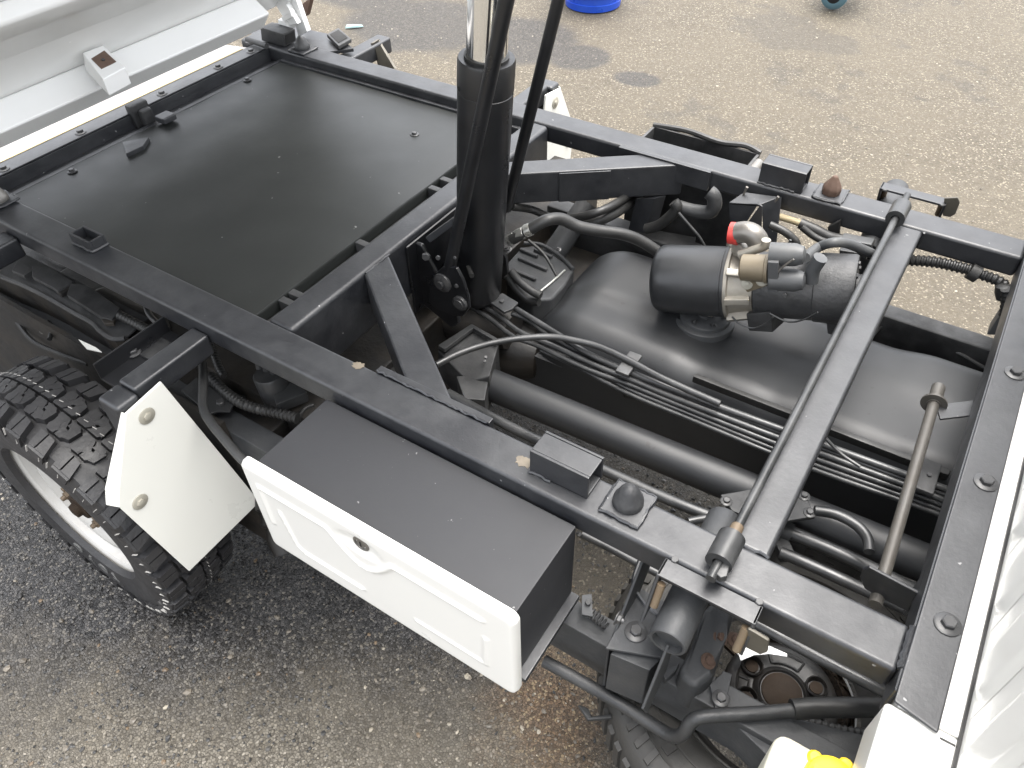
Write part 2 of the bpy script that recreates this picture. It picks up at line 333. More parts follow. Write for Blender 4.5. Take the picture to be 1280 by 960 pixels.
# ---- middle cross beam under the hoist
MB().box(-1.078, -1.010, .7186, 1.7149, -.158, -.001).build('cross_beam', 'frame', T, bevel=.011, seg=3)
# ---- diagonal braces and the strips they are welded to
for f in (lambda p: p, mir):
    MB().prism([f(p) for p in [(-1.0098, 1.022, -.002), (-1.0098, .940, -.002), (-.716, .7186, -.002), (-.605, .7186, -.002)]], (0, 0, -.088)).build('brace_tube', 'frame', T, bevel=.006, seg=2)
    a, b_ = sorted((f((0, .7188, 0))[1], f((0, .733, 0))[1]))
    MB().box(-.79, -.535, a, b_, -.05, .003).build('weld_strip', 'frame', T, bevel=.002)
# stiffener plate on the inner face of the far brace
d_ = Vector(mir((-.605, .7186, 0))) - Vector(mir((-1.0098, 1.022, 0))); nb = Vector((d_.y, -d_.x, 0)).normalized() * .004
a = Vector(mir((-1.0098, 1.022, 0)))
pa, pb = a + d_ * .36, a + d_ * .62
MB().prism([pa + Vector((0, 0, -.006)) + nb * .02, pb + Vector((0, 0, -.006)) + nb * .02, pb + Vector((0, 0, -.088)) + nb * .02, pa + Vector((0, 0, -.088)) + nb * .02], nb).build('stiffener_plate', 'frame', T, bevel=.001)
# ---- front cross tube
MB().box(-.0985, -.033, .7186, 1.7149, -.05, -.0015).build('front_cross_tube', 'frame', T, bevel=.007, seg=3)
# ---- rear cross member: top flange, web, lower lip
rc = MB()
rc.box(-2.147, -2.088, .7186, 1.7149, -.006, -.001)          # top flange
rc.box(-2.092, -2.086, .7186, 1.7149, -.05, -.0065)          # web
rc.box(-2.0855, -2.045, .7186, 1.7149, -.05, -.044)
RC = rc.build('rear_cross_member', 'frame', T, bevel=.0015)
for y in (.79, 1.02, 1.22, 1.30, 1.52, 1.66): bolt(RC, (-2.109, y, -.001), (0, 0, 1), .009)
lug = MB(); lug.box(-2.10, -2.07, 1.165, 1.225, -.05, .022); lug.box(-2.0695, -2.045, 1.18, 1.215, -.04, .008); lug.build('hinge_lug', 'chassis', T, bevel=.006)
lip = MB()
lip.prism([(-2.045, .72, -.0415), (-2.028, .72, -.0415), (-2.028, 1.714, -.0415), (-2.045, 1.714, -.0415)], (0, 0, .010))
lip.build('panel_lip', 'frame', T, bevel=.002)
p = (-1.920, 2.301, 0.000)
# torn corner tabs beside the rear cross member
MB().prism([(-2.000, 1.066, -0.034), (-1.958, 1.123, -0.034), (-1.930, 1.081, -0.034), (-1.934, 1.028, -0.034)], (0, 0, .014)).build('panel_tab', 'frame', T, bevel=.002)
MB().box(-2.027, -1.985, 1.20, 1.245, -.026, -.008).build('panel_tab', 'frame', T, bevel=.004)

# ---- deck panel (slightly dished sheet)
def deck():
    m = MB(); bm = m.bm; nx, ny = 44, 48; x0, x1, y0, y1 = -2.034, -1.1465, .7195, 1.7005
    def z(i, j):
        x = i / nx; y = j / ny
        q = -.033 + .007 * math.sin(math.pi * x * .92) * math.sin(math.pi * y) + .0035 * noise.noise((x * 2.4, y * 2.4, 1.3)) * math.sin(math.pi * x) * math.sin(math.pi * y) * 2
        q += -.004 * smooth01((x - .93) * 14) + .002 * noise.noise((x * 7, y * 7, 5))
        return q
    g = [[bm.verts.new((x0 + (x1 - x0) * i / nx, y0 + (y1 - y0) * j / ny, z(i, j))) for i in range(nx + 1)] for j in range(ny + 1)]
    for j in range(ny):
        for i in range(nx): bm.faces.new((g[j][i], g[j][i + 1], g[j + 1][i + 1], g[j + 1][i]))
    for j in range(ny):     # folded front edge
        a, b2 = g[j][nx], g[j + 1][nx]
        c = [bm.verts.new(a.co + Vector((.004, 0, -.005))), bm.verts.new(b2.co + Vector((.004, 0, -.005)))]
        d = [bm.verts.new(a.co + Vector((.004, 0, -.03))), bm.verts.new(b2.co + Vector((.004, 0, -.03)))]
        bm.faces.new((a, c[0], c[1], b2)); bm.faces.new((c[0], d[0], d[1], c[1]))
    bmesh.ops.remove_doubles(bm, verts=bm.verts, dist=.0005)
    return m.build('deck_panel', 'panel', T)
DP = deck()
for px in ((-1.337, 1.530, -0.030), (-1.999, 0.902, -0.030), (-2.014, 1.543, -0.030)): bolt(DP, px, (0, 0, 1), .0075)
sup = MB(); sup.box(-2.03, -1.08, 1.7005, 1.7148, -.05, -.026); sup.build('support_strip', 'frame', T, bevel=.002)
# brackets seen in the gap in front of the panel
gp = MB()
for y in (.80, .83, 1.05, 1.33, 1.38): gp.box(-1.14, -1.0785, y, y + .018, -.09, -.035)
gp.box(-1.14, -1.12, .72, 1.714, -.10, -.062)
gp.build('support_tab', 'chassis', T, bevel=.002)

# ---- square tube stubs, bump cones, plates on the rails
def stub(y0):
    m = MB(); x0, x1, t = -.421, -.313, .0055; y1 = y0 + .052; z0, z1 = .001, .053
    m.box(x0, x1, y0, y0 + t, z0, z1); m.box(x0, x1, y1 - t, y1, z0, z1)
    m.box(x0 + .0005, x1 - .0005, y0 + t, y1 - t, z1 - t, z1 - .0006); m.box(x0 + .0005, x1 - .0005, y0 + t, y1 - t, z0 + .0005, z0 + t)
    return m.build('tube_stub', 'frame', T, bevel=.0022)
stub(.668); stub(1.7225)
def weld(parent, pts, r=.0035):
    m = MB(); Q = []
    for i in range(len(pts) - 1):
        a, b2 = Vector(pts[i]), Vector(pts[i + 1]); n = max(int((b2 - a).length / .007), 1)
        for k in range(n): Q.append(a.lerp(b2, k / n) + Vector((random.uniform(-1, 1), random.uniform(-1, 1), random.uniform(-1, 1))) * .0015)
    Q.append(Vector(pts[-1])); m.tube(Q, r, 6, smooth=False, rfun=None)
    return m.build('weld_bead', 'frame', parent)
def bump_cone(cx, cy, m1, m2, tall, plate=True):
    m = MB(); s_ = .033
    if plate:
        m.box(cx - s_, cx + s_, cy - s_, cy + s_, .0005, .0065); P = m.build('cone_plate', m1, T, bevel=.002)
        weld(P, [(cx - s_, cy - s_, .004), (cx + s_, cy - s_, .004), (cx + s_, cy + s_, .004), (cx - s_, cy + s_, .004), (cx - s_, cy - s_, .004)], .0028)
    else: P = T
    c = MB()
    if tall: c.lathe((cx, cy, .006), (0, 0, 1), [(0, .0215), (.012, .0225), (.02, .021), (.044, .006), (.046, .002)], 8)
    else: c.lathe((cx, cy, .006), (0, 0, 1), [(0, .024), (.004, .025), (.012, .024), (.016, .021), (.03, .016), (.038, .009), (.041, .003)], 20)
    c = c.build('bump_cone', m2, P, bevel=.0015 if tall else 0)
    if tall: c['label'] = 'rusty brown pointed bump cone on the far rail'
bump_cone(-.254, .693, 'frame', 'motor', False)
bump_cone(-.254, 1.754, 'frame', 'rust', True)
bump_cone(-1.965, .690, 'frame', 'galv', False)
bump_cone(-1.965, 1.752, 'frame', 'motor', False)
m = MB(); x0, x1, y0, y1, t, h = -1.652, -1.578, .676, .716, .006, .027
for a in ((x0, x1, y0, y0 + t), (x0, x1, y1 - t, y1), (x0, x0 + t, y0 + t, y1 - t), (x1 - t, x1, y0 + t, y1 - t)): m.box(*a, .0005, h)
P = m.build('open_stub', 'frame', T, bevel=.0012); weld(P, [(x0, y0, .003), (x1, y0, .003), (x1, y1, .003)], .004)

# ---- outrigger arms carrying the mud guards (near and far side)
def arm(f, x, out, w=.05):
    ys = sorted((f((0, .6395, 0))[1], f((0, out, 0))[1]))
    m = MB(); m.box(x - w / 2, x + w / 2, ys[0], ys[1], -.078, -.026); return m.build('outrigger_arm', 'frame', T, bevel=.007, seg=3)
for f in (lambda p: p, mir):
    arm(f, -1.195, .455); arm(f, -1.86, .40, .058)
    y0, y1 = sorted((f((0, .405, 0))[1], f((0, .4545, 0))[1]))
    MB().box(-1.22, -1.158, y0, y1, -.36, -.03).build('guard_post', 'frame', T, bevel=.009, seg=3)
    e = MB(); y0, y1 = sorted((f((0, .372, 0))[1], f((0, .3995, 0))[1]))
    e.box(-1.95, -1.77, y0 + .0, y0 + .008, -.16, -.01) if f is not mir else e.box(-1.93, -1.70, y1 - .008, y1, -.15, -.012)
    e.build('end_plate', 'frame', T, bevel=.002) if f is not mir else None
MB().prism([(-1.847, 1.945, -0.020), (-1.850, 1.983, -0.020), (-1.759, 1.951, -0.090), (-1.838, 1.960, -0.110)], (.006, .006, 0)).build('end_plate', 'oxid', T, bevel=.001)
# ---- mud guard plates
def guard(f):
    x = -1.150; t = .006
    P = [(.501, -.034), (.590, -.524), (.368, -.532), (.318, -.227), (.330, -.195), (.414, -.045)]
    m = MB(); pts = [f((x, y, z)) for y, z in P]; m.prism(pts, (-t, 0, 0))
    # folded edge along the outer side
    fo = [(.318, -.227), (.330, -.195), (.414, -.045)]
    for i in range(2):
        a, b2 = fo[i], fo[i + 1]
        m.hexa([f((x, a[0], a[1])), f((x - t, a[0] + .001, a[1])), f((x - t, b2[0] + .001, b2[1])), f((x, b2[0], b2[1]))],
               [f((x - .022, a[0] - .012, a[1] + .006)), f((x - .026, a[0] - .011, a[1] + .006)), f((x - (.026 if i == 0 else .010), b2[0] - (.011 if i == 0 else .002), b2[1] + .004)), f((x - (.022 if i == 0 else .006), b2[0] - (.012 if i == 0 else .003), b2[1] + .004))])
    g = m.build('mud_guard', 'guardwhite', T, bevel=.0022)
    for y, z in ((.446, -.079), (.355, -.250)):
        q = f((x + .0005, y, z)); bolt(g, q, (1, 0, 0), .0088, 'zinc')
    r = MB(); r.prism([f((x - .0065, y, z)) for y, z in ((.375, -.30), (.545, -.30), (.575, -.50), (.385, -.52))], (-.004, 0, 0)); r.build('rubber_flap', 'oldtyre', T)
    return g
guard(lambda p: p); guard(mir)

# ---- front beam bolted to the cab
m = MB(); m.prism([(.173, .592, .012), (.229, .580, .012), (.229, 1.86, .012), (.173, 1.86, .012)], (0, 0, -.006)); m.box(.1705, .1765, .61, 1.86, -.06, .0055)
FB = m.build('front_beam', 'frame', T, bevel=.003)
for y in (.737, 1.022, 1.312, 1.60): bolt(FB, (.208, y, .012), (0, 0, 1), .0105)
weld(FB, [(.171, .645, .002), (.171, .716, .002)], .005)
# ---- locking rod with its sleeves
m = MB(); m.tube([(-.090, .622, .026), (-.090, .64, .026), (-.091, 1.0, .026), (-.096, 1.80, .026)], .0075, 14, smooth=False); LR = m.build('locking_rod', 'pipe', T)
MB().prism([(-0.087, 0.631, 0.018), (-0.078, 0.628, 0.018), (-0.071, 0.635, 0.018), (-0.076, 0.661, 0.018), (-0.084, 0.662, 0.018)], (0, 0, .014)).build('rod_tip', 'pipe', LR, bevel=.002)
for y0, y1 in ((.652, .705), (1.683, 1.745)):
    m = MB(); m.ring((-.0905 if y0 < 1 else -.0955, y0, .026), (0, 1, 0), .0095, .0205, y1 - y0, 24); m.build('rod_sleeve', 'pipe', T, bevel=0)
MB().lathe((-.0905, .7052, .026), (0, 1, 0), [(0, .0105), (.022, .0095)], 14).build('rod_collar', 'tan', LR)
# ---- pivot tubes under the rails and the latch straps over them
for a, b2 in (((-.113, .560, -.087), (-.124, .815, -.087)), ((-.124, 1.683, -.079), (-.136, 1.985, -.066))):
    m = MB(); d = Vector(b2) - Vector(a); m.lathe(a, d, [(.012, .001), (.012, .024), (0, .024), (0, .028), (.003, .030), (d.length - .003, .030), (d.length, .028), (d.length, .024), (d.length - .01, .024), (d.length - .01, .001)], 28)
    m.build('pivot_tube', 'dustygrey', T)
def latch(f, sgn):
    m = MB(); y0, y1 = sorted((f((0, .606, 0))[1], f((0, .6385, 0))[1]))
    m.box(-.163, -.012, y0, y1, -.008, -.002)
    fy = lambda y: f((0, y, 0))[1]
    # inner end turned down into a spike, outer end into a tab
    m.hexa([(-.163, fy(.6385), -.002), (-.1575, fy(.6385), -.002), (-.1575, fy(.606), -.002), (-.163, fy(.606), -.002)],
           [(-.163, fy(.60), -.075), (-.1575, fy(.60), -.075), (-.1575, fy(.568), -.085), (-.163, fy(.568), -.085)])
    m.hexa([(-.0175, fy(.6385), -.002), (-.012, fy(.6385), -.002), (-.012, fy(.606), -.002), (-.0175, fy(.606), -.002)],
           [(-.0175, fy(.622), -.07), (-.012, fy(.622), -.07), (-.012, fy(.59), -.07), (-.0175, fy(.59), -.07)])
    o = m.build('latch_strap', 'frame', T, bevel=.0015)
    k = MB(); k.prism(([(-0.024, 0.600, -0.030), (-0.019, 0.600, -0.011), (0.012, 0.600, -0.015), (0.016, 0.600, -0.045), (0.009, 0.600, -0.060), (-0.018, 0.600, -0.061)] if sgn > 0 else [(-0.010, 1.860, -0.035), (-0.022, 1.860, 0.009), (0.004, 1.860, 0.019), (0.013, 1.860, 0.007), (0.014, 1.860, -0.023), (0.006, 1.860, -0.034)]), (0, .006, 0))
    k.build('latch_tab', 'oxid', o, bevel=.002)
    for x in (-.152, -.022): m2 = MB(); m2.tube([(x, fy(.605), -.018), (x, fy(.596), -.04), (x, fy(.588), -.058)], .0065, 10); m2.build('latch_pin', 'tan', o)
    bolt(o, (-.15, fy(.642), -.004), (0, 0, 1), .006, 'plain'); bolt(o, (-.02, fy(.642), -.004), (0, 0, 1), .006, 'plain')
latch(lambda p: p, 1)
latch(lambda p: (p[0], 2.490 - p[1], p[2]), -1)

# bare patches where paint has been knocked off the near rail
def patch(c, r, seed, parent=T):
    rnd = random.Random(seed); m = MB(); c = Vector(c); m.prism([c + Vector((math.cos(a) * r * rnd.uniform(.6, 1.1), math.sin(a) * r * rnd.uniform(.5, 1.), 0)) for a in [i * math.pi / 9 for i in range(18)]], (0, 0, .0007)); m.build('bare_patch', 'barepatch', parent)
patch((-0.828, 0.711, 0.000), .014, 1); patch((-0.439, 0.680, 0.000), .016, 4)

# ================================================================== hoist
AX0, AX1 = Vector((-.916, 1.2175, -.221)), Vector((-.859, 1.2175, .388)); AD = (AX1 - AX0).normalized()
HC = MB().lathe(AX0 - AD * .0, AD, [(-.004, .03), (0, .042), (.020, .0535), (.028, .0558), (.43, .0565), (.55, .0565), (.551, .0553), (.555, .0553), (.556, .0570), (.612, .0570), (.617, .0550), (.617, .0425), (.607, .041)], 48).build('hydraulic_cylinder', 'barrel', T)
MB().lathe(AX0 + AD * .60, AD, [(0, .0400), (.9, .0400)], 48).build('piston_rod', 'chrome', HC)
MB().ring(AX0 + AD * .6165, AD, .0402, .0440, .006, 40).build('rod_seal', 'rubber', HC)
for a in (1.9, 4.2): pass
m = MB(); c = AX0 + AD * .565; m.lathe(c + Vector((-.030, -.0485, 0)), (-.5, -.85, 0), [(-.004, .005), (.0012, .005)], 12); m.build('spanner_hole', 'hole', HC)
# clevis bracket on the cross beam
m = MB()
for y in (1.105, 1.322):
    m.prism([(-1.0095, y, -.02), (-.985, y, -.02), (-.955, y, -.075), (-.90, y, -.16), (-.895, y, -.215), (-.92, y, -.24), (-1.0095, y, -.20)], (0, .012, 0))
m.box(-1.0095, -1.001, 1.075, 1.36, -.21, -.015)
CB = m.build('hoist_bracket', 'barrel', T, bevel=.004)
m = MB(); m.prism([(-0.966, 1.100, 0.010), (-0.954, 1.100, -0.000), (-0.872, 1.100, 0.080), (-0.881, 1.100, 0.091)], (0, .03, 0)); m.build('bracket_handle', 'frame', CB, bevel=.002)
m = MB(); m.prism([(-0.918, 1.092, -0.047), (-0.878, 1.092, -0.035), (-0.863, 1.092, -0.062), (-0.851, 1.092, -0.107), (-0.851, 1.092, -0.141), (-0.872, 1.092, -0.174), (-0.901, 1.092, -0.184), (-0.951, 1.092, -0.184), (-0.971, 1.092, -0.173), (-0.968, 1.092, -0.109)], (0, .010, 0)); m.build('clevis_plate', 'barrel', CB, bevel=.003)
m = MB(); m.lathe((-0.920, 1.080, -0.091), (0, 1, 0), [(-.004, .006), (-.004, .0095), (.002, .0095), (.002, .0135), (.004, .017), (.006, .0235), (.0085, .0245), (.0115, .0245)], 24); m.build('pivot_pin', 'bolt', CB)
m = MB(); m.lathe((-0.873, 1.082, -0.131), (0, 1, 0), [(-.001, .008), (-.001, .0115), (.001, .0125), (.002, .0185), (.0095, .0195)], 24); m.build('pivot_pin', 'bolt', CB)
bolt(CB, (-0.879, 1.090, -0.083), (0, -1, .1), .0055, 'plain'); bolt(CB, (-0.960, 1.090, -0.031), (.5, -1, .1), .010, 'plain'); bolt(CB, (-0.925, 1.090, -0.022), (.5, -1, .1), .006, 'plain')
# arms that run up to the raised bed
def strut(p0, p1, r, ext):
    p0, p1 = Vector(p0), Vector(p1); p2 = p1 + (p1 - p0) * ext
    m = MB(); m.lathe(p0, p2 - p0, [(0, r * .9), (.01, r), ((p2 - p0).length, r)], 22); return m.build('lift_arm', 'barrel', T)
s1 = strut((-0.914, 1.105, -0.079), (-0.735, 1.105, 0.551), .0138, .5)
bolt(s1, (-0.875, 1.088, -0.002), (0, -1, .2), .0040, 'plain')
s2 = strut((-0.899, 1.330, -0.020), (-0.767, 1.330, 0.479), .0128, .5)
# ================================================================== tool box
bx0, bx1, by0, by1, bz0, bz1 = -.845, -.312, .449, .634, -.232, -.030
TB = MB().box(bx0, bx1, by0, by1, bz0, bz1).build('tool_box', 'box', T, bevel=.0025)
MB().box(bx0 - .002, bx1 + .016, by0 + .004, by1, bz0 - .014, bz0 - .0005).build('box_base', 'frame', TB, bevel=.002)
def door():
    m = MB(); bm = m.bm; nx, nz = 150, 70; X0, X1, Z0, Z1 = -.858, -.300, -.262, -.008; yb, yf = .4485, .431
    Wd, Hd = X1 - X0, Z1 - Z0; rc_ = .016
    def groove(x, z):            # signed relief of the stampings; x right, z up, door-local u
        d = 0.
        def seg(ax, az, bx, bz, w, dep):
            nonlocal d
            vx, vz = bx - ax, bz - az; t = max(0, min(1, ((x - ax) * vx + (z - az) * vz) / (vx * vx + vz * vz + 1e-12)))
            q = math.hypot(x - ax - vx * t, z - az - vz * t) / w
            if q < 1: d = max(d, dep * (1 - smooth01(q)))
        # raised outline bead that dips below the lock and comes back up
        top = .205
        pts = [(.035, .10), (.035, top), (.19, top)]
        for i in range(9):
            t = i / 8; pts.append((.19 + .14 * t, top - .062 * math.sin(math.pi * t) ** 1.0))
        pts += [(.33, top), (.50, top)]
        for i in range(len(pts) - 1): seg(*pts[i], *pts[i + 1], .0085, .0042)
        pts = [(.07, .155), (.085, .065), (.10, .055), (.24, .055)]
        for i in range(len(pts) - 1): seg(*pts[i], *pts[i + 1], .008, .0036)
        pts = [(.36, .060), (.50, .060), (.505, .15)]
        for i in range(len(pts) - 1): seg(*pts[i], *pts[i + 1], .008, .0030)
        # dish round the lock
        q = math.hypot((x - .262) / .055, (z - .205) / .030)
        if q < 1: d -= .006 * (1 - smooth01((q - .35) / .65))
        return d
    g = []
    for j in range(nz + 1):
        row = []
        for i in range(nx + 1):
            x, z = Wd * i / nx, Hd * j / nz
            cx = min(max(x, rc_), Wd - rc_); cz = min(max(z, rc_), Hd - rc_); dx, dz = x - cx, z - cz; L_ = math.hypot(dx, dz)
            if dx and dz:      # round the corners: map square corner to circle
                k = max(abs(dx), abs(dz)) / L_; dx *= k; dz *= k
            x2, z2 = cx + dx, cz + dz
            e = min(x, Wd - x, z, Hd - z); rd = .009
            yy = yf + (rd - math.sqrt(max(rd * rd - (rd - min(e, rd)) ** 2, 0)))
            row.append(bm.verts.new((X0 + x2, yy - groove(x, z), Z0 + z2)))
        g.append(row)
    for j in range(nz):
        for i in range(nx): bm.faces.new((g[j][i], g[j][i + 1], g[j + 1][i + 1], g[j + 1][i]))
    rim = g[0] + [r[-1] for r in g[1:]] + g[-1][-2::-1] + [r[0] for r in g[-2:0:-1]]
    bk = [bm.verts.new((v.co.x, yb, v.co.z)) for v in rim]; n = len(rim)
    for i in range(n): bm.faces.new((rim[i], bk[i], bk[(i + 1) % n], rim[(i + 1) % n]))
    bm.faces.new(bk)
    return m.build('door', 'white', TB)
DR = door()
lk = MB(); lx, lz = -.858 + .262, -.262 + .207
lk.lathe((lx, .4415, lz), (0, -1, 0), [(0, .0165), (.006, .0165), (.0075, .0145), (.0075, .0115), (.004, .011), (.004, .009), (.0065, .0085), (.0065, .0012)], 24); lk.build('lock', 'galv', TB)
MB().box(lx - .0012, lx + .0012, .4340, .4347, lz - .0065, lz + .0065).build('keyhole', 'hole', TB)
MB().box(-.318, -.310, .452, .632, -.250, -.234).build('box_shelf_lip', 'frame', TB)

# ================================================================== wheels
def torus_tyre(R_, w, r_in, blocks, m):
    prof = [(-w * .40, r_in), (-w * .47, r_in + .012), (-w * .5, (R_ + r_in) / 2), (-w * .475, R_ - .036), (-w * .42, R_ - .0215), (-w * .2, R_ - .0150), (0, R_ - .0140), (w * .2, R_ - .0150), (w * .42, R_ - .0215), (w * .475, R_ - .036), (w * .5, (R_ + r_in) / 2), (w * .47, r_in + .012), (w * .40, r_in)]
    return prof
def tyre_mesh(R_, w, r_in, nblk, name, seed=1):
    rnd = random.Random(seed); m = MB(); n = 96
    m.lathe((0, 0, 0), (0, 1, 0), [(y, r) for y, r in torus_tyre(R_, w, r_in, 0, 0)], n, cap=False)
    def P(th, y, r): return (r * math.sin(th), y, r * math.cos(th))
    def crown(y): 
        q = abs(y) / (w * .5); return R_ - .0085 * q ** 2.2
    def block(poly, hgt, sink=.016, chamf=.06):
        cy = sum(q[1] for q in poly) / len(poly); ct = sum(q[0] for q in poly) / len(poly)
        lo = [P(t, y, crown(y) - sink) for t, y in poly]
        hi = [P(ct + (t - ct) * (1 - chamf), cy + (y - cy) * (1 - chamf), crown(y) + hgt) for t, y in poly]
        m.hexa(lo, hi)
    step = 2 * math.pi / nblk
    for k in range(nblk):
        t0 = k * step; hv = rnd.uniform(0, .0008)
        for s in (-1, 1):
            ph = t0 + (0 if s < 0 else step * .5); tall = .010 if k % 2 else .0
            def bl(P_, h): block([(ph + step * u, s * w * v) for u, v in P_], h + hv, .020, .05)
            o1 = .02 if k % 2 else -.01
            bl([(.06, .275), (.36, .27), (.40 + o1, .475), (.16, .475)], .003)
            bl([(.40, .27), (.66, .285), (.82, .475), (.44 + o1, .475)], .0034)
            bl([(.10, .120), (.34, .112), (.42, .165), (.40, .240), (.12, .245), (.04, .185)], .0026)
            bl([(.38, .110), (.66, .125), (.78, .19), (.66, .243), (.44, .240), (.46, .165)], .0030)
            bl([(.02, .010), (.40, .012), (.48, .050), (.38, .092), (.12, .098), (.0, .052)], .0024)
            bl([(.45, .012), (.84, .014), (.92, .055), (.80, .098), (.50, .094), (.53, .050)], .0028)
            # lug on the side
            q = [(ph + step * .16, 0), (ph + step * .80, 0), (ph + step * .72, 1), (ph + step * .24, 1)]
            lo = [P(t, s * (w * .455 if e == 0 else w * .475), (crown(w * .46) if e == 0 else R_ - .042 - tall)) for t, e in q]
            hi = [P(t, s * (w * .49 + .0015 if e == 0 else w * .500 + .002), (crown(w * .46) - .002 if e == 0 else R_ - .044 - tall)) for t, e in q]
            m.hexa(lo, hi)
            # inner blocks: interlocking, skewed
            block([(ph + step * .04, s * w * .05), (ph + step * .44, s * w * .03), (ph + step * .58, s * w * .13), (ph + step * .38, s * w * .225), (ph + step * .10, s * w * .215)], .0025 + hv, .022)
            block([(ph + step * .54, s * w * .02), (ph + step * .95, s * w * .045), (ph + step * .90, s * w * .20), (ph + step * .70, s * w * .225), (ph + step * .64, s * w * .12)], .0028, .022)
    return m
def rim_mesh(r_lip, w, dish):
    m = MB(); a = w * .42
    pr = [(-a + .002, r_lip - .004), (-a - .006, r_lip + .004), (-a - .004, r_lip + .008), (-a + .004, r_lip + .006), (-a + .008, r_lip - .006), (-a + .014, r_lip - .014), (-a + .040, r_lip - .019), (-a + .048, r_lip - .026),
          (-a + .050, r_lip - .040), (-a + .034, r_lip - .052), (-a + .022, r_lip - .066), (-a + .020, r_lip - .084), (-a + .030, r_lip - .104), (-a + .040, r_lip - .118), (-a + .040, .052), (-a + .032, .046), (-a + .032, .002)]
    m.lathe((0, 0, 0), (0, 1, 0), pr, 72, cap=False)
    m.lathe((0, 0, 0), (0, 1, 0), [(a, r_lip), (-a + .05, r_lip - .03)], 48, cap=False)
    return m
WC = Vector((-1.52, .405, -.53))
def place(me, nm, parent, loc, rot=None, sc=1.):
    o = bpy.data.objects.new(nm, me); COL.objects.link(o); o.parent = parent; o.matrix_local = Matrix.Translation(loc) @ (rot or Matrix.Identity(4)); return o
def mk(m, nm, mt, **k):
    me = m.mesh(nm, lift=False, **k); me.materials.append(M[mt]); return me
tm = mk(tyre_mesh(.352, .195, .205, 31, 'tyre'), 'tyre', 'tyre', bevel=0)
rm_ = mk(rim_mesh(.213, .19, -.018), 'rim', 'rim')
nutm = mk(MB().lathe((0, 0, 0), (0, -1, 0), [(0, .013), (.016, .012)], 6).lathe((0, 0, 0), (0, -1, 0), [(.0165, .0075), (.026, .006)], 10), 'wheel_nut', 'tan')
hubm = mk(MB().lathe((0, 0, 0), (0, -1, 0), [(-.01, .040), (.012, .039), (.020, .034), (.022, .02), (.034, .018), (.036, .010)], 24), 'hub_cap', 'rustring')
slotm = mk(MB().lathe((0, 0, 0), (0, -1, 0), [(0, .012), (.003, .012)], 16), 'hand_hole', 'hole')
def lettering(parent, txt, R_, ang0, dang, size, y):
    for i, ch in enumerate(txt):
        if ch == ' ': continue
        cu = bpy.data.curves.new('letter', 'FONT'); cu.body = ch; cu.size = size * S; cu.extrude = .0008; cu.align_x = 'CENTER'; cu.align_y = 'CENTER'; cu.offset = .0004
        tmp = bpy.data.objects.new('tmp', cu); me = bpy.data.meshes.new_from_object(tmp); bpy.data.objects.remove(tmp); bpy.data.curves.remove(cu)
        me.materials.append(M['letter'])
        a = ang0 + dang * i
        o = bpy.data.objects.new('sidewall_letter', me); COL.objects.link(o); o.parent = parent
        rot = Matrix.Rotation(math.pi / 2, 4, 'X'); spin = Matrix.Rotation(a, 4, 'Y')
        o.matrix_local = spin @ Matrix.Translation(Vector((0, y * S, R_ * S))) @ rot
M['letter'] = mat('moulded_rubber_letters', (.10, .10, .098), .6)
def wheel(c, flip, spin):
    loc = W(c); rot = Matrix.Rotation(math.pi if flip else 0, 4, 'Z') @ Matrix.Rotation(spin, 4, 'Y')
    w = place(tm, 'wheel', T, loc, rot)
    place(rm_, 'rim', w, Vector()); place(hubm, 'hub_cap', w, Vector((0, -.044 * S, 0)))
    for k in range(4):
        a = k * math.pi / 2 + .4; place(nutm, 'wheel_nut', w, Vector((.070 * S * math.cos(a), -.042 * S, .070 * S * math.sin(a))))
    return w
def ring_letters(w): pass
def flash_lines():
    m = MB(); rnd = random.Random(5)
    for k in range(96):
        t = k * 2 * math.pi / 96 + rnd.uniform(-.01, .01)
        for y, r_, dl in ((.012, .3553, .013),):
            m.hexa([(r_ * math.sin(t + a), y + b, r_ * math.cos(t + a)) for a, b in ((0, 0), (dl * 2.2, .002), (dl * 2.2, .0034), (0, .0014))], [((r_ + .0012) * math.sin(t + a), y + b, (r_ + .0012) * math.cos(t + a)) for a, b in ((0, 0), (dl * 2.2, .002), (dl * 2.2, .0034), (0, .0014))])
    for k in range(62):
        t = k * 2 * math.pi / 62 + rnd.uniform(-.02, .02); r0_, r1_ = .334, .318
        m.hexa([(r * math.sin(t + a), y, r * math.cos(t + a)) for r, y, a in ((r0_, -.0935, 0), (r1_, -.0975, .006), (r1_, -.0975, .009), (r0_, -.0935, .004))], [(r * math.sin(t + a), y - .0035, r * math.cos(t + a)) for r, y, a in ((r0_, -.0935, 0), (r1_, -.0975, .006), (r1_, -.0975, .009), (r0_, -.0935, .004))])
    return m
w1 = wheel(WC, False, .25)
place(mk(flash_lines(), 'mould_flash', 'flash'), 'mould_flash', w1, Vector())['kind'] = 'stuff'
w2 = wheel(Vector((-1.52, 2.0285, -.53)), True, 0)

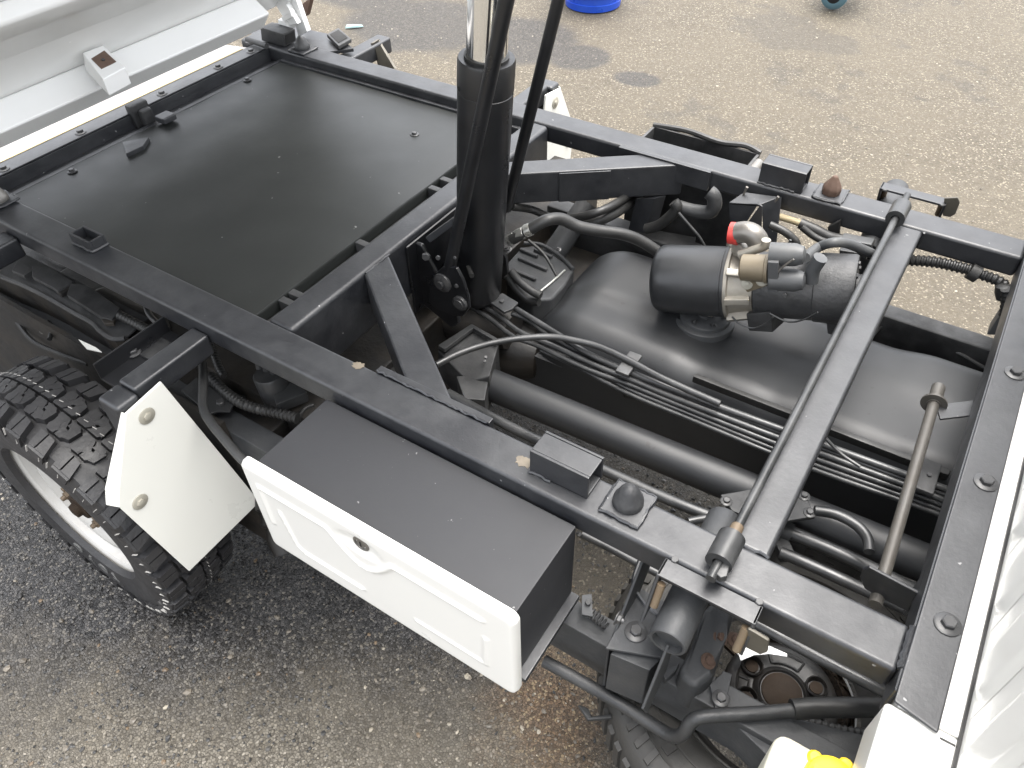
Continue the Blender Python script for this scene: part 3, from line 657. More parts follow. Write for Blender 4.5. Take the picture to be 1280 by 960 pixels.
# ================================================================== spare wheel lying below, behind the cab
SW = Vector((.065, .80, -.50))
def flat_tyre():
    m = MB(); R_, w = .345, .17; pr = []
    for t in range(21):
        a = -math.pi * .92 + t / 20 * math.pi * 1.84
        sx_ = math.copysign(abs(math.cos(a)) ** .6, math.cos(a)); sz_ = math.copysign(abs(math.sin(a)) ** .75, math.sin(a))
        pr.append((w / 2 * sz_, R_ - .075 + .075 * sx_))
    m.lathe((0, 0, 0), (0, 0, 1), pr, 96, cap=False)
    for rr in (.296, .262, .240, .222): m.lathe((0, 0, .076 if rr > .25 else .072), (0, 0, 1), [(0, rr - .003), (.010, rr - .002), (.010, rr + .002), (0, rr + .003)], 96, cap=False)
    def zs_(r): c_ = max(-1, min(1, (r - (R_ - .075)) / .075)); c_ = abs(c_) ** (1 / .6); return w / 2 * (1 - c_ * c_) ** .375
    for k in range(64):        # moulded shoulder bars
        a = 2 * math.pi * k / 64; h = .024
        pts = []
        for rr, da in ((.300, -h), (.300, h * .6), (.326, h), (.326, -h * .5)):
            pts.append((rr * math.cos(a + da), rr * math.sin(a + da), zs_(rr) - .004))
        m.hexa(pts, [(x * .999, y * .999, z + .0105) for x, y, z in pts])
    for k in range(40):        # raised marks on the sidewall
        a = 2 * math.pi * k / 40
        for (r0_, r1_, d0, d1) in ((.268, .290, -.03, .03),):
            pts = [(r_ * math.cos(a + d_), r_ * math.sin(a + d_), zs_(r_) - .003) for r_, d_ in ((r0_, d0), (r0_, d1), (r1_, d1), (r1_, d0))]; m.hexa(pts, [(x, y, z + .007) for x, y, z in pts])
    for k in range(70):
        a = 2 * math.pi * k / 70
        m.hexa([(.342 * math.cos(a + d), .342 * math.sin(a + d), z) for d, z in ((0, .04), (.05, .04), (.06, -.04), (.01, -.04))], [(.350 * math.cos(a + d), .350 * math.sin(a + d), z) for d, z in ((0, .036), (.05, .036), (.06, -.036), (.01, -.036))])
    return m
SP = place(mk(flat_tyre(), 'spare_wheel', 'oldtyre'), 'spare_wheel', T, W(SW))
def rimdisc():
    m = MB(); m.lathe((0, 0, 0), (0, 0, 1), [(.02, .205), (.03, .200), (.0, .185), (-.03, .165)], 64, cap=False); return m
place(mk(rimdisc(), 'rim', 'chassis'), 'rim', SP, Vector())
# brake drum showing above it
DC = Vector((0.068, 0.723, -0.360))
m = MB(); m.lathe(DC, (0, 0, 1), [(-.08, .100), (-.012, .100), (-.004, .096), (.0, .088), (.002, .080), (-.003, .073), (-.003, .050), (.004, .044), (.006, .040), (.002, .037), (.002, .001)], 56)
DM = m.build('brake_drum', 'drum', T)
def arc_ring(c, r0, r1, z0, z1, a0, a1, nm, mt, par, n=40):
    m = MB()
    for i in range(n):
        qa, qb = a0 + (a1 - a0) * i / n, a0 + (a1 - a0) * (i + 1) / n
        m.hexa([c + Vector((r * math.cos(t), r * math.sin(t), z0)) for r, t in ((r0, qa), (r1, qa), (r1, qb), (r0, qb))], [c + Vector((r * math.cos(t), r * math.sin(t), z1)) for r, t in ((r0, qa), (r1, qa), (r1, qb), (r0, qb))])
    bmesh.ops.remove_doubles(m.bm, verts=m.bm.verts, dist=.0002); return m.build(nm, mt, par)
arc_ring(DC, .1005, .129, -.03, -.020, -.7, 2.8, 'rust_ring', 'rustring', DM)
arc_ring(DC, .1295, .1315, -.032, -.016, -.6, 1.0, 'white_edge', 'bedwhite', DM)
l1 = Vector((0.023, 0.737, -0.360)) - DC; l2 = Vector((0.104, 0.754, -0.360)) - DC
t1, t2 = math.atan2(l1.y, l1.x), math.atan2(l2.y, l2.x)
for t_ in (t1, t2, t1 + math.pi, t2 + math.pi):
    c = DC + Vector((.064 * math.cos(t_), .064 * math.sin(t_), 0)); q = MB(); q.lathe(c, (0, 0, 1), [(-.01, .020), (.006, .0195), (.008, .017), (.005, .015), (-.004, .014)], 24, cap=False); SBo = q.build('stud_boss', 'drum', DM)
    q = MB(); q.lathe(c, (0, 0, 1), [(-.008, .0115), (.001, .0115), (.002, .006)], 16)
    q.build('stud', 'rustring', DM)
def slot(a0, a1):
    P_ = [DC + Vector((.056 * math.cos(a), .056 * math.sin(a), -.0015)) for a in [a0 + (a1 - a0) * i / 8 for i in range(9)]] + [DC + Vector((.076 * math.cos(a), .076 * math.sin(a), -.0015)) for a in [a1 + (a0 - a1) * i / 8 for i in range(9)]]
    m = MB(); m.tube(P_ + P_[:1], .0026, 6, smooth=False); m.build('slot_bead', 'drum', DM)
lo_, hi_ = sorted((t1, t2)); gp_ = hi_ - lo_
slot(lo_ + gp_ * .30, lo_ + gp_ * .70); slot(hi_ + .42, hi_ + 1.0); slot(lo_ - 1.0, lo_ - .42)
MB().lathe(DC, (0, 0, 1), [(.0, .036), (.005, .035), (.007, .030), (.007, .002)], 28).build('drum_centre', 'rustring', DM)
MB().prism([(-0.031, 0.737, -0.330), (-0.024, 0.751, -0.330), (0.013, 0.778, -0.330), (0.051, 0.781, -0.330), (0.053, 0.776, -0.330), (0.024, 0.764, -0.330), (0.002, 0.747, -0.330), (-0.014, 0.725, -0.330), (-0.020, 0.733, -0.330)], (0, 0, -.003)).build('torn_plate', 'bedwhite', DM)
# ================================================================== fuel tank
def tank():
    m = MB(); bm = m.bm; x0, x1, y0, y1, zt, zb = -.80, .30, 1.235, 1.665, -.240, -.47
    nx, ny = 88, 44
    def rr(x, y):
        # plan outline with rounded rear corners
        return x, y
    def z(x, y):
        e = .085; h = 1.
        def edge(d, e): d = max(0., min(1., d / e)); return math.sqrt(max(0, 1 - (1 - d) ** 2))
        dx0, dy0, dy1 = x - x0, y - y0, y1 - y
        # corner-aware distance
        cx = max(0, e * 1.6 - dx0); cy = max(0, e - dy0, e - dy1)
        q = math.hypot(cx / 1.6, cy); d = max(0, e - q); h = edge(d, e)
        zz = zt - .12 * (1 - h)
        zz += .013 * smooth01((y - 1.375) / .055) * (1 - smooth01((x + .46) / .10))              # stamped step
        zz -= .009 * (smooth01((x + .43) / .08) - smooth01((x + .36) / .09)) * (1 - .6 * smooth01((y - 1.42) / .04))
        zz -= .007 * (smooth01((x + .24) / .07) - smooth01((x + .19) / .08)) * (1 - smooth01((y - 1.44) / .04))
        zz -= .008 * smooth01((x + .20) / .10) * smooth01((y - 1.48) / .12) * (1 - smooth01((x - .0) / .10))
        zz += .008 * smooth01((x - .0) / .12) * smooth01((y - 1.40) / .10)
        return zz
    g = []
    for j in range(ny + 1):
        v = j / ny; v = .5 - .5 * math.cos(math.pi * v); y = y0 + (y1 - y0) * v; row = []
        for i in range(nx + 1):
            u = (i / nx) ** 1.35; x = x0 + (x1 - x0) * u; row.append(bm.verts.new((x, y, z(x, y))))
        g.append(row)
    for j in range(ny):
        for i in range(nx): bm.faces.new((g[j][i], g[j][i + 1], g[j + 1][i + 1], g[j + 1][i]))
    rim = g[0] + [r[-1] for r in g[1:]] + g[-1][-2::-1] + [r[0] for r in g[-2:0:-1]]
    bk = [bm.verts.new((v.co.x, v.co.y, zb)) for v in rim]; n = len(rim)
    for i in range(n): bm.faces.new((rim[i], bk[i], bk[(i + 1) % n], rim[(i + 1) % n]))
    bm.faces.new(bk)
    return m.build('fuel_tank', 'tank', T)
FT = tank()
fc = Vector((-0.406, 1.454, -0.232))
MB().lathe(fc, (0, 0, 1), [(-.02, .074), (0, .073), (.002, .069), (.002, .061), (.010, .060), (.012, .057), (.012, .020), (.017, .019), (.019, .014)], 40).build('sender_flange', 'greyplastic', FT)
for k in range(6): a = k * math.pi / 3 + .3; bolt(FT, fc + Vector((.045 * math.cos(a), .045 * math.sin(a), .012)), (0, 0, 1), .0055, 'nut')
MB().lathe(fc + Vector((.004, .006, .016)), (0, 0, 1), [(0, .020), (.006, .019), (.008, .012), (.014, .010)], 16).build('sender_plug', 'alu', FT)
m = MB(); m.prism([(-0.349, 1.249, -0.231), (-0.347, 1.263, -0.231), (0.198, 1.276, -0.236), (0.195, 1.260, -0.236)], (0, 0, -.02)); m.build('tank_edge_strip', 'rubber', T, bevel=.003)

# ================================================================== propeller tube and its bracket
pa, pb = Vector((-.79, 1.068, -.333)), Vector((.45, 1.115, -.333))
PT = MB().lathe(pa, pb - pa, [(0, .030), (.006, .0395), (1.5, .0395)], 36).build('torque_tube', 'tank', T)
m = MB()
m.prism([(-0.925, 1.048, -0.270), (-0.899, 1.161, -0.270), (-0.810, 1.149, -0.270), (-0.764, 1.039, -0.270), (-0.814, 1.019, -0.300)], (0, 0, -.10))
m.prism([(-0.845, 1.014, -0.290), (-0.782, 1.065, -0.290), (-0.741, 0.984, -0.290), (-0.785, 0.963, -0.290)], (0, 0, -.09))
BR = m.build('tube_bracket', 'chassis', T, bevel=.004)
m = MB(); m.prism([(-0.918, 1.046, -0.262), (-0.894, 1.154, -0.262), (-0.880, 1.148, -0.262), (-0.896, 1.042, -0.262)], (0, 0, .012)); m.prism([(-0.894, 1.154, -0.262), (-0.805, 1.142, -0.262), (-0.802, 1.130, -0.262), (-0.883, 1.142, -0.262)], (0, 0, .012)); m.build('bracket_flange', 'castblack', BR, bevel=.002)
MB().ring(pa - Vector((.012, 0, 0)), (1, .038, 0), .020, .056, .012, 36).build('tube_flange', 'chassis', BR)
for q in ((-0.795, 1.070, -0.250), (-0.789, 1.057, -0.250)): bolt(BR, q, (.3, -.2, 1), .0045, 'plain')
# ---- pipes running forward beside the tank
def tubes(specs):
    for pts, r, mt, nm in specs: MB().tube(pts, r, 10).build(nm, mt, T)
tubes([
 ([(-0.853, 1.233, -0.215), (-0.799, 1.222, -0.215), (-0.664, 1.194, -0.215), (-0.579, 1.175, -0.215), (-0.484, 1.171, -0.215), (-0.348, 1.172, -0.215), (-0.086, 1.185, -0.215), (0.147, 1.197, -0.215), (0.227, 1.201, -0.215)], .0075, 'pipe', 'fuel_pipe'),
 ([(-0.813, 1.213, -0.225), (-0.766, 1.214, -0.225), (-0.683, 1.189, -0.225), (-0.569, 1.178, -0.225), (-0.473, 1.171, -0.225), (-0.347, 1.173, -0.225), (-0.083, 1.184, -0.225), (0.151, 1.194, -0.225), (0.232, 1.195, -0.225)], .0065, 'pipe', 'fuel_pipe'),
 ([(-0.912, 1.204, -0.225), (-0.846, 1.193, -0.225), (-0.759, 1.166, -0.225), (-0.669, 1.165, -0.225), (-0.559, 1.159, -0.225), (-0.467, 1.160, -0.225), (-0.322, 1.160, -0.225), (-0.079, 1.169, -0.225), (0.154, 1.180, -0.225), (0.235, 1.179, -0.225)], .0065, 'pipe', 'brake_pipe'),
 ([(-0.918, 1.192, -0.235), (-0.856, 1.179, -0.235), (-0.769, 1.153, -0.235), (-0.703, 1.156, -0.235), (-0.572, 1.147, -0.235), (-0.463, 1.153, -0.235), (-0.318, 1.154, -0.235), (-0.073, 1.160, -0.235), (0.159, 1.176, -0.235), (0.239, 1.177, -0.235)], .0060, 'pipe', 'brake_pipe'),
 ([(-0.719, 1.166, -0.245), (-0.646, 1.165, -0.245), (-0.551, 1.166, -0.245), (-0.460, 1.149, -0.245), (-0.315, 1.150, -0.245), (-0.068, 1.153, -0.245), (0.164, 1.170, -0.245), (0.243, 1.171, -0.245)], .0055, 'pipe', 'brake_pipe'),
 ([(-0.694, 1.155, -0.245), (-0.595, 1.151, -0.245), (-0.453, 1.136, -0.245), (-0.309, 1.137, -0.245), (-0.064, 1.140, -0.245), (0.166, 1.158, -0.245), (0.246, 1.159, -0.245)], .0050, 'pipe', 'brake_pipe'),
 ([(-0.838, 0.941, -0.190), (-0.815, 1.001, -0.190), (-0.778, 1.059, -0.190), (-0.725, 1.114, -0.190), (-0.665, 1.157, -0.190), (-0.611, 1.174, -0.190), (-0.554, 1.184, -0.190), (-0.480, 1.179, -0.190), (-0.386, 1.166, -0.190), (-0.255, 1.160, -0.190)], .0080, 'pipe', 'bare_cable'),
])
def clip(c, ax, w, l, h):
    m = MB(); c = Vector(c); ax = Vector(ax).normalized(); m.beam(c - ax * l / 2, c + ax * l / 2, w, h); o = m.build('pipe_clip', 'chassis', T, bevel=.003); bolt(o, c + Vector((0, 0, h / 2)), (0, 0, 1), .005, 'plain'); return o
AXP = (1, .02, 0)
clip((-0.477, 1.178, -0.200), AXP, .075, .032, .010); clip((0.157, 1.198, -0.200), AXP, .085, .034, .010)
MB().prism([(-0.498, 1.186, -0.250), (-0.463, 1.196, -0.250), (-0.434, 1.159, -0.250), (-0.469, 1.149, -0.250)], (0, 0, -.03)).build('clip_block', 'dirty', T, bevel=.003)
m = MB(); m.prism([(-0.878, 1.199, -0.200), (-0.860, 1.244, -0.200), (-0.806, 1.233, -0.200), (-0.806, 1.204, -0.200), (-0.816, 1.184, -0.200), (-0.856, 1.195, -0.200)], (0, 0, -.008)); CP = m.build('pipe_clip', 'castblack', T, bevel=.002)
bolt(CP, (-0.841, 1.212, -0.198), (0, 0, 1), .006, 'plain')
for q in ((698,424), (1000,0)): pass
MB().tube([(-0.044, 1.186, -0.190), (-0.023, 1.171, -0.190), (0.005, 1.155, -0.190), (0.039, 1.145, -0.190)], .0035, 8).build('loose_strap_end', 'pipe', T)
# ---- short drive line pieces seen in the gap under the front cross tube
m = MB(); m.prism([(-0.175, 0.996, -0.262), (-0.120, 1.049, -0.262), (-0.038, 1.095, -0.262), (0.003, 1.045, -0.262), (-0.070, 0.978, -0.262), (-0.140, 0.971, -0.262)], (0, 0, -.012)); MP = m.build('mount_plate', 'castblack', T, bevel=.003)
for q in ((-0.158, 0.986, -0.262), (-0.032, 1.080, -0.262), (-0.010, 1.046, -0.262)): bolt(MP, q, (0, 0, 1), .007)
tubes([
 ([(-0.382, 0.807, -0.330), (-0.324, 0.808, -0.330), (-0.253, 0.807, -0.330), (-0.152, 0.809, -0.330)], .0085, 'pipe', 'side_pipe'),
 ([(-0.833, 0.964, -0.300), (-0.624, 0.952, -0.300), (-0.404, 0.955, -0.300), (-0.275, 0.957, -0.300), (-0.156, 0.966, -0.300)], .0120, 'pipe', 'side_pipe'),
 ([(-0.049, 1.034, -0.330), (0.008, 1.036, -0.330), (0.086, 1.038, -0.330), (0.223, 1.031, -0.330)], .0150, 'pipe', 'steering_rod'),
 ([(-0.030, 0.979, -0.330), (0.025, 0.982, -0.330), (0.102, 0.983, -0.330), (0.234, 0.983, -0.330)], .0120, 'pipe', 'steering_rod'),
 ([(-0.004, 1.055, -0.260), (0.035, 1.068, -0.260), (0.074, 1.064, -0.260), (0.100, 1.046, -0.260), (0.112, 1.016, -0.260)], .0105, 'pipe', 'drain_pipe'),
 ([(-0.207, 0.921, -0.290), (-0.183, 0.945, -0.290), (-0.152, 0.972, -0.290), (-0.132, 0.984, -0.290)], .0085, 'pipe', 'drain_pipe'),
 ([(-0.097, 0.732, -0.200), (-0.008, 0.729, -0.200), (0.087, 0.726, -0.200), (0.197, 0.725, -0.200)], .0105, 'pipe', 'side_pipe'),
])
MB().lathe((-0.054, 1.032, -0.330), Vector((0.008, 1.036, -0.330)) - Vector((-0.049, 1.034, -0.330)), [(0, .012), (0, .020), (.03, .020), (.03, .015)], 18).build('rod_end', 'castblack', T)
m = MB(); m.beam((-0.049, 1.024, -0.340), (-0.011, 0.977, -0.340), .03, .02); m.build('rod_link', 'castblack', T, bevel=.003)

# ---- stowed safety bar in front of the cross tube
sa, sb = Vector((0.110, 1.322, -0.085)), Vector((0.129, 0.785, -0.085))
SB = MB().lathe(sa, sb - sa, [(0, .008), (.002, .0102), ((sb - sa).length, .0102)], 20).build('safety_bar', 'dullsteel', T)
MB().ring(sa.lerp(sb, .09), sb - sa, .0104, .0235, .004, 24).build('bar_collar', 'dullsteel', SB)
MB().lathe(sa, sb - sa, [(.0, .0125), (.055, .0125)], 16).build('bar_sleeve', 'dullsteel', SB)
m = MB(); m.prism([(0.092, 0.800, -0.038), (0.098, 0.800, -0.026), (0.174, 0.800, -0.034), (0.192, 0.800, -0.086), (0.132, 0.800, -0.085), (0.107, 0.800, -0.080), (0.094, 0.800, -0.059)], (0, .006, 0)); m.box(.170, .1755, .80, .845, -.10, -.03); m.build('bar_hanger', 'frame', SB, bevel=.002)
m = MB(); m.prism([(0.116, 1.271, -0.085), (0.173, 1.321, -0.085), (0.187, 1.285, -0.085), (0.131, 1.237, -0.085)], (0, 0, -.005)); m.prism([(0.175, 1.322, -0.085), (0.178, 1.311, -0.060), (0.187, 1.277, -0.060), (0.187, 1.285, -0.085)], (0, 0, -.006)); m.build('bar_hanger', 'frame', SB, bevel=.002)

# raised letters on the near rear tyre's sidewall
for ch, ang in (('T', 173.), ('O', 184.), ('Y', 195.), ('O', 206.)):
    cu = bpy.data.curves.new('letter', 'FONT'); cu.body = ch; cu.size = .045 * S; cu.extrude = .0016; cu.align_x = 'CENTER'; cu.align_y = 'CENTER'; cu.offset = .0008
    tmp = bpy.data.objects.new('tmp', cu); me = bpy.data.meshes.new_from_object(tmp); bpy.data.objects.remove(tmp); bpy.data.curves.remove(cu); me.materials.clear(); me.materials.append(M['letter'])
    o = bpy.data.objects.new('sidewall_letter', me); COL.objects.link(o); o.parent = w1
    o.matrix_local = Matrix.Rotation(math.radians(ang) - .25, 4, 'Y') @ Matrix.Translation(Vector((0, -.0945 * S, .247 * S))) @ Matrix.Rotation(math.pi / 2, 4, 'X')
# ================================================================== raised bed
BA = math.radians(50)
def Bd(u, y, N): return (-2.16 + u * math.cos(BA) + N * math.sin(BA), y, .03 + u * math.sin(BA) - N * math.cos(BA))
def bed_part(prof, y0, y1, nm, parent, bev=.006, mt='bedwhite'):
    m = MB(); m.hexa([Bd(u, y0, n) for u, n in prof], [Bd(u, y1, n) for u, n in prof]); return m.build(nm, mt, parent, bevel=bev, seg=3)
BED = bed_part([(.085, 0), (2.5, 0), (2.5, -.02), (.085, -.02)], .22, 1.80, 'dump_bed', T, .003)
bed_part([(.150, .0005), (.155, .08), (.225, .08), (.2165, .0005)], .22, 1.645, 'cross_rib', BED, .007)
bed_part([(.353, .0005), (.487, .04), (.538, .04), (.553, .0005)], .22, 1.76, 'cross_rib', BED, .008)
for k in range(4): bed_part([(.80 + k * .42, .0005), (.86 + k * .42, .06), (.95 + k * .42, .06), (1.0 + k * .42, .0005)], .22, 1.78, 'cross_rib', BED, .006)
for ya, yb in ((.20, .2195), (1.8005, 1.82)): bed_part([(.12, -.45), (2.5, -.45), (2.5, .03), (.12, .03)], ya, yb, 'side_board', BED, .003)
bed_part([(2.501, -.45), (2.52, -.45), (2.52, .03), (2.501, .03)], .20, 1.82, 'front_board', BED, .003)
# wedge bracket with a worn pad on the lowest rib
c0 = [(-1.980, 1.047, 0.235), (-1.977, 1.107, 0.235), (-1.881, 1.087, 0.205), (-1.871, 1.012, 0.205)]
m = MB(); m.hexa([Vector(p) for p in c0], [Vector(c0[0]) + Vector((-.02, 0, -.05)), Vector(c0[1]) + Vector((-.02, 0, -.05)), Vector(c0[2]) + Vector((.0, 0, -.043)), Vector(c0[3]) + Vector((.0, 0, -.043))])
WB = m.build('wedge_bracket', 'bedwhite', BED, bevel=.003)
def onq(px): return px
nrm = (Vector(c0[1]) - Vector(c0[0])).cross(Vector(c0[2]) - Vector(c0[1])).normalized()
if nrm.z < 0: nrm = -nrm
cc = (Vector(c0[0]) + Vector(c0[1]) + Vector(c0[2]) + Vector(c0[3])) / 4; e1 = (Vector(c0[1]) - Vector(c0[0])); e2 = (Vector(c0[2]) - Vector(c0[1]))
m = MB(); m.prism([cc + e1 * a + e2 * b + nrm * .0004 for a, b in ((-.36, -.20), (.36, -.30), (.40, .20), (-.36, .26))], nrm * .0016); m.build('worn_pad', 'rustpad', WB)
bolt(WB, cc + nrm * .002, nrm, .0045, 'plain')
MB().lathe(Vector((-1.909, 1.064, 0.185)), (1, -.1, -.1), [(-.004, .009), (.0065, .009)], 14).build('bracket_hole', 'hole', WB)
# white sill of the cab-less tail below the bed, sealant line
MB().prism([(-2.1535, .40, -.012), (-2.50, .40, -.05), (-2.50, 1.70, -.05), (-2.1535, 1.70, -.012)], (0, 0, -.02)).build('tail_sill', 'grimyshaded', T, bevel=.002)
MB().box(-2.1532, -2.1474, .60, 1.66, -.012, .0005).build('sealant_strip', 'yellowtrim', T)
# hinge end on the far rail
m = MB(); m.prism([(-2.188, 1.707, -0.003), (-2.248, 1.808, -0.003), (-2.225, 1.888, -0.003), (-1.962, 1.907, -0.003), (-1.838, 1.854, -0.003), (-1.908, 1.770, -0.003)], (0, 0, -.012)); m.build('hinge_plate', 'frame', T, bevel=.002)
m = MB(); q = [(-2.128, 1.735, 0.048), (-2.024, 1.735, 0.045), (-2.030, 1.735, 0.003), (-2.137, 1.735, 0.003)]; m.prism(q, (0, .055, 0)); HT = m.build('hinge_tube', 'chassis', T, bevel=.003)
e = [Vector(q[1]), Vector(q[2])]; d2 = Vector((0, .055, 0)); a = [e[0] + d2 * .14 + (e[1] - e[0]) * .14, e[0] + d2 * .86 + (e[1] - e[0]) * .14, e[0] + d2 * .86 + (e[1] - e[0]) * .86, e[0] + d2 * .14 + (e[1] - e[0]) * .86]
m = MB(); m.prism([p + Vector((.0005, 0, 0)) for p in a], (.0012, 0, 0)); m.build('tube_opening', 'hole', HT)
MB().lathe((-2.169, 1.704, 0.012), Vector((-2.043, 1.693, 0.012)) - Vector((-2.169, 1.704, 0.012)), [(0, .009), (.10, .009)], 14).build('hinge_pin', 'chassis', T)
m = MB(); m.prism([(-2.116, 1.800, 0.115), (-2.069, 1.800, 0.138), (-2.019, 1.800, 0.057), (-2.066, 1.800, 0.044)], (0, .02, 0)); m.prism([(-2.068, 1.822, 0.132), (-2.030, 1.822, 0.138), (-2.006, 1.822, 0.027), (-2.053, 1.822, 0.003)], (0, .02, 0)); m.box(-2.10, -2.06, 1.79, 1.83, .03, .06)
HA = m.build('hinge_arm', 'bedwhite', BED, bevel=.003)
m = MB(); m.prism([(-2.109, 1.900, 0.066), (-2.038, 1.900, 0.109), (-2.079, 1.900, 0.041), (-2.110, 1.900, 0.025)], (0, .02, 0)); m.build('latch_catch', 'rust', BED, bevel=.003)
m = MB(); m.prism([(-2.074, 1.795, 0.074), (-2.023, 1.795, 0.098), (-2.020, 1.795, 0.084), (-2.063, 1.795, 0.061)], (0, -.012, 0)); m.build('latch_hook', 'bedwhite', HA, bevel=.002)
m = MB(); t = [(-1.960, 1.863, 0.004), (-1.963, 1.925, 0.004), (-1.861, 1.874, 0.004), (-1.858, 1.808, 0.004)]; m.prism(t, (0, 0, .012)); m.build('far_stub', 'chassis', T, bevel=.002)
tc_ = sum((Vector(p) for p in t), Vector()) / 4; m = MB(); m.prism([tc_ + (Vector(p) - tc_) * .72 + Vector((0, 0, .0125)) for p in t], (0, 0, .0008)); m.build('stub_opening', 'hole', T)

# ================================================================== cab
CABX = .256
m = MB(); m.box(CABX, CABX + .04, .28, 2.16, -.45, 1.25); m.box(CABX + .04, 1.6, .28, 2.16, -.55, .25); m.box(CABX + .04, 1.4, .31, 2.13, .25, 1.28)
CAB = m.build('cab', 'white', T, bevel=.012, seg=3)
MB().box(.180, CABX - .0005, .5925, 2.10, -.09, .0033).build('cab_ledge', 'white', CAB, bevel=.004, seg=3)
MB().box(.166, CABX - .0005, .34, .592, -.09, .0035).build('cab_ledge', 'white', CAB, bevel=.006, seg=3)
for k in range(10):
    y = .525 + k * .137
    if y > 2.0: break
    m = MB(); bm = m.bm; w, z0, z1 = .050, .022, 1.1; zs = [z0 + .11 * i / 22 for i in range(23)] + [z0 + .2, z0 + .4, z1 - .05, z1]; g = []
    for z in zs:
        row = []
        for i in range(19):
            q = -1 + 2 * i / 18; t = z - z0; hw = 1. if t > .075 else math.sqrt(max(0, 1 - (1 - t / .075) ** 2))
            d = max(0., 1 - abs(q) / max(hw, .02)) if hw > 0 else 0.
            hgt = .007 * smooth01(min(1, d / .40) * min(1, t / .02 + .0)); row.append(bm.verts.new((CABX - .0004 - hgt, y + q * w, z)))
        g.append(row)
    for j in range(len(zs) - 1):
        for i in range(18): bm.faces.new((g[j][i], g[j][i + 1], g[j + 1][i + 1], g[j + 1][i]))
    m.build('stamped_rib', 'white', CAB)
MB().box(CABX - .004, CABX - .0003, .30, 2.1, .0045, .0095).build('cab_seam', 'rubber', CAB)
MB().box(.2335, CABX - .005, .578, .5805, .0036, .0046).build('ledge_joint', 'rubber', CAB)

# washer bottle
m = MB(); m.box(.070, .200, .38, .545, -.36, -.118); WBt = m.build('washer_bottle', 'translucent', T, bevel=.018, seg=4)
cp = Vector((0.152, 0.511, -0.110)); m = MB(); m.lathe(cp + Vector((0, 0, -.03)), (0, 0, 1), [(0, .034), (.022, .036), (.030, .033), (.033, .024), (.033, .002)], 30)
for k in range(5): a = k * 2 * math.pi / 5; m.lathe(cp + Vector((.034 * math.cos(a), .034 * math.sin(a), -.024)), (0, 0, 1), [(0, .011), (.018, .011), (.022, .008)], 12)
m.box(cp.x - .028, cp.x + .028, cp.y - .006, cp.y + .006, cp.z + .0, cp.z + .012)
m.build('bottle_cap', 'yellow', WBt, bevel=.001)

# ================================================================== hydraulic pump
P0, P1 = Vector((-.535, 1.43, -.146)), Vector((-.113, 1.50, -.056)); PD = (P1 - P0).normalized()
def pc(t): return P0 + PD * t
HP = MB().lathe(pc(.170), PD, [(0, .060), (0, .083), (.012, .084), (.014, .075), (.05, .068), (.066, .068)], 36).build('hydraulic_pump', 'alu', T)
MB().lathe(P0, PD, [(0, .03), (.001, .062), (.005, .072), (.014, .0785), (.03, .0805), (.166, .0815), (.168, .085), (.1745, .085), (.1745, .05)], 48).build('reservoir', 'reservoir', HP)
MB().lathe(pc(.237), PD, [(0, .06), (.002, .0735), (.125, .0735), (.127, .076), (.150, .0765), (.20, .0765), (.206, .0735), (.206, .03)], 44).build('motor', 'motor', HP)
MB().lathe(pc(.4435), PD, [(0, .034), (.016, .034), (.02, .030), (.02, .002)], 28).build('motor_boss', 'motor', HP)
side = PD.cross(Vector((0, 0, 1))).normalized(); upv = side.cross(PD).normalized()     # side points towards -y
if side.y > 0: side = -side
upv = Vector((upv.x, upv.y, upv.z)) if upv.z > 0 else -upv
def ps(t, r, deg): a = math.radians(deg); return pc(t) + (upv * math.sin(a) + side * math.cos(a)) * r
for a in (20, 65, 110, 160): bolt(HP, ps(.4432, .058, a), PD, .0055, 'plain')
for dg in (5, 50, 95, -40): # cast ribs of the pump body
    m = MB(); a, b = ps(.178, .078, dg), ps(.232, .068, dg); m.beam(a, b, .016, .030, up=ps(.2, 1, dg) - pc(.2)); m.build('body_rib', 'alu', HP, bevel=.003)
m = MB(); m.beam(ps(.185, .07, 120), ps(.185, .115, 118), .036, .034, up=PD); m.beam(ps(.19, .10, 100), ps(.225, .085, 75), .03, .03, up=side); m.build('pump_head', 'alu', HP, bevel=.006, seg=3)
m = MB(); m.tube([(-0.373, 1.455, 0.025), (-0.353, 1.455, 0.034), (-0.334, 1.455, 0.029), (-0.319, 1.455, 0.009)], .0235, 18); m.build('elbow', 'galv', HP)
MB().lathe((-0.390, 1.455, 0.019), (1, .1, .15), [(0, .020), (0, .024), (.020, .025), (.022, .023)], 24).build('red_cap', 'red', HP)
m = MB(); m.tube([(-0.351, 1.430, -0.009), (-0.328, 1.430, 0.010), (-0.305, 1.430, 0.029), (-0.304, 1.430, 0.046)], .010, 10); m.build('body_pipe', 'alu', HP)
sv = Vector((-0.329, 1.370, 0.003)); MB().lathe(sv, PD, [(0, .024), (.003, .028), (.05, .029), (.052, .031), (.058, .031)], 28).build('solenoid', 'beige', HP)
sb_ = sv + PD * .060; m = MB(); m.beam(sb_, sb_ + PD * .022, .062, .074, up=upv); m.build('valve_block', 'greyplastic', HP, bevel=.003)
for (px) in ((-0.245, 1.385, 0.058), (-0.229, 1.375, 0.006)):
    m = MB(); c = Vector(px); m.lathe(c - PD * .035, PD, [(0, .024), (.05, .0235), (.066, .018), (.070, .008)], 22); m.build('terminal_boot', 'greyplastic', HP)
m = MB(); m.tube([(-0.187, 1.400, 0.002), (-0.191, 1.400, 0.029), (-0.187, 1.400, 0.051), (-0.184, 1.400, 0.064)], .0150, 12); m.build('terminal_boot', 'greyplastic', HP)
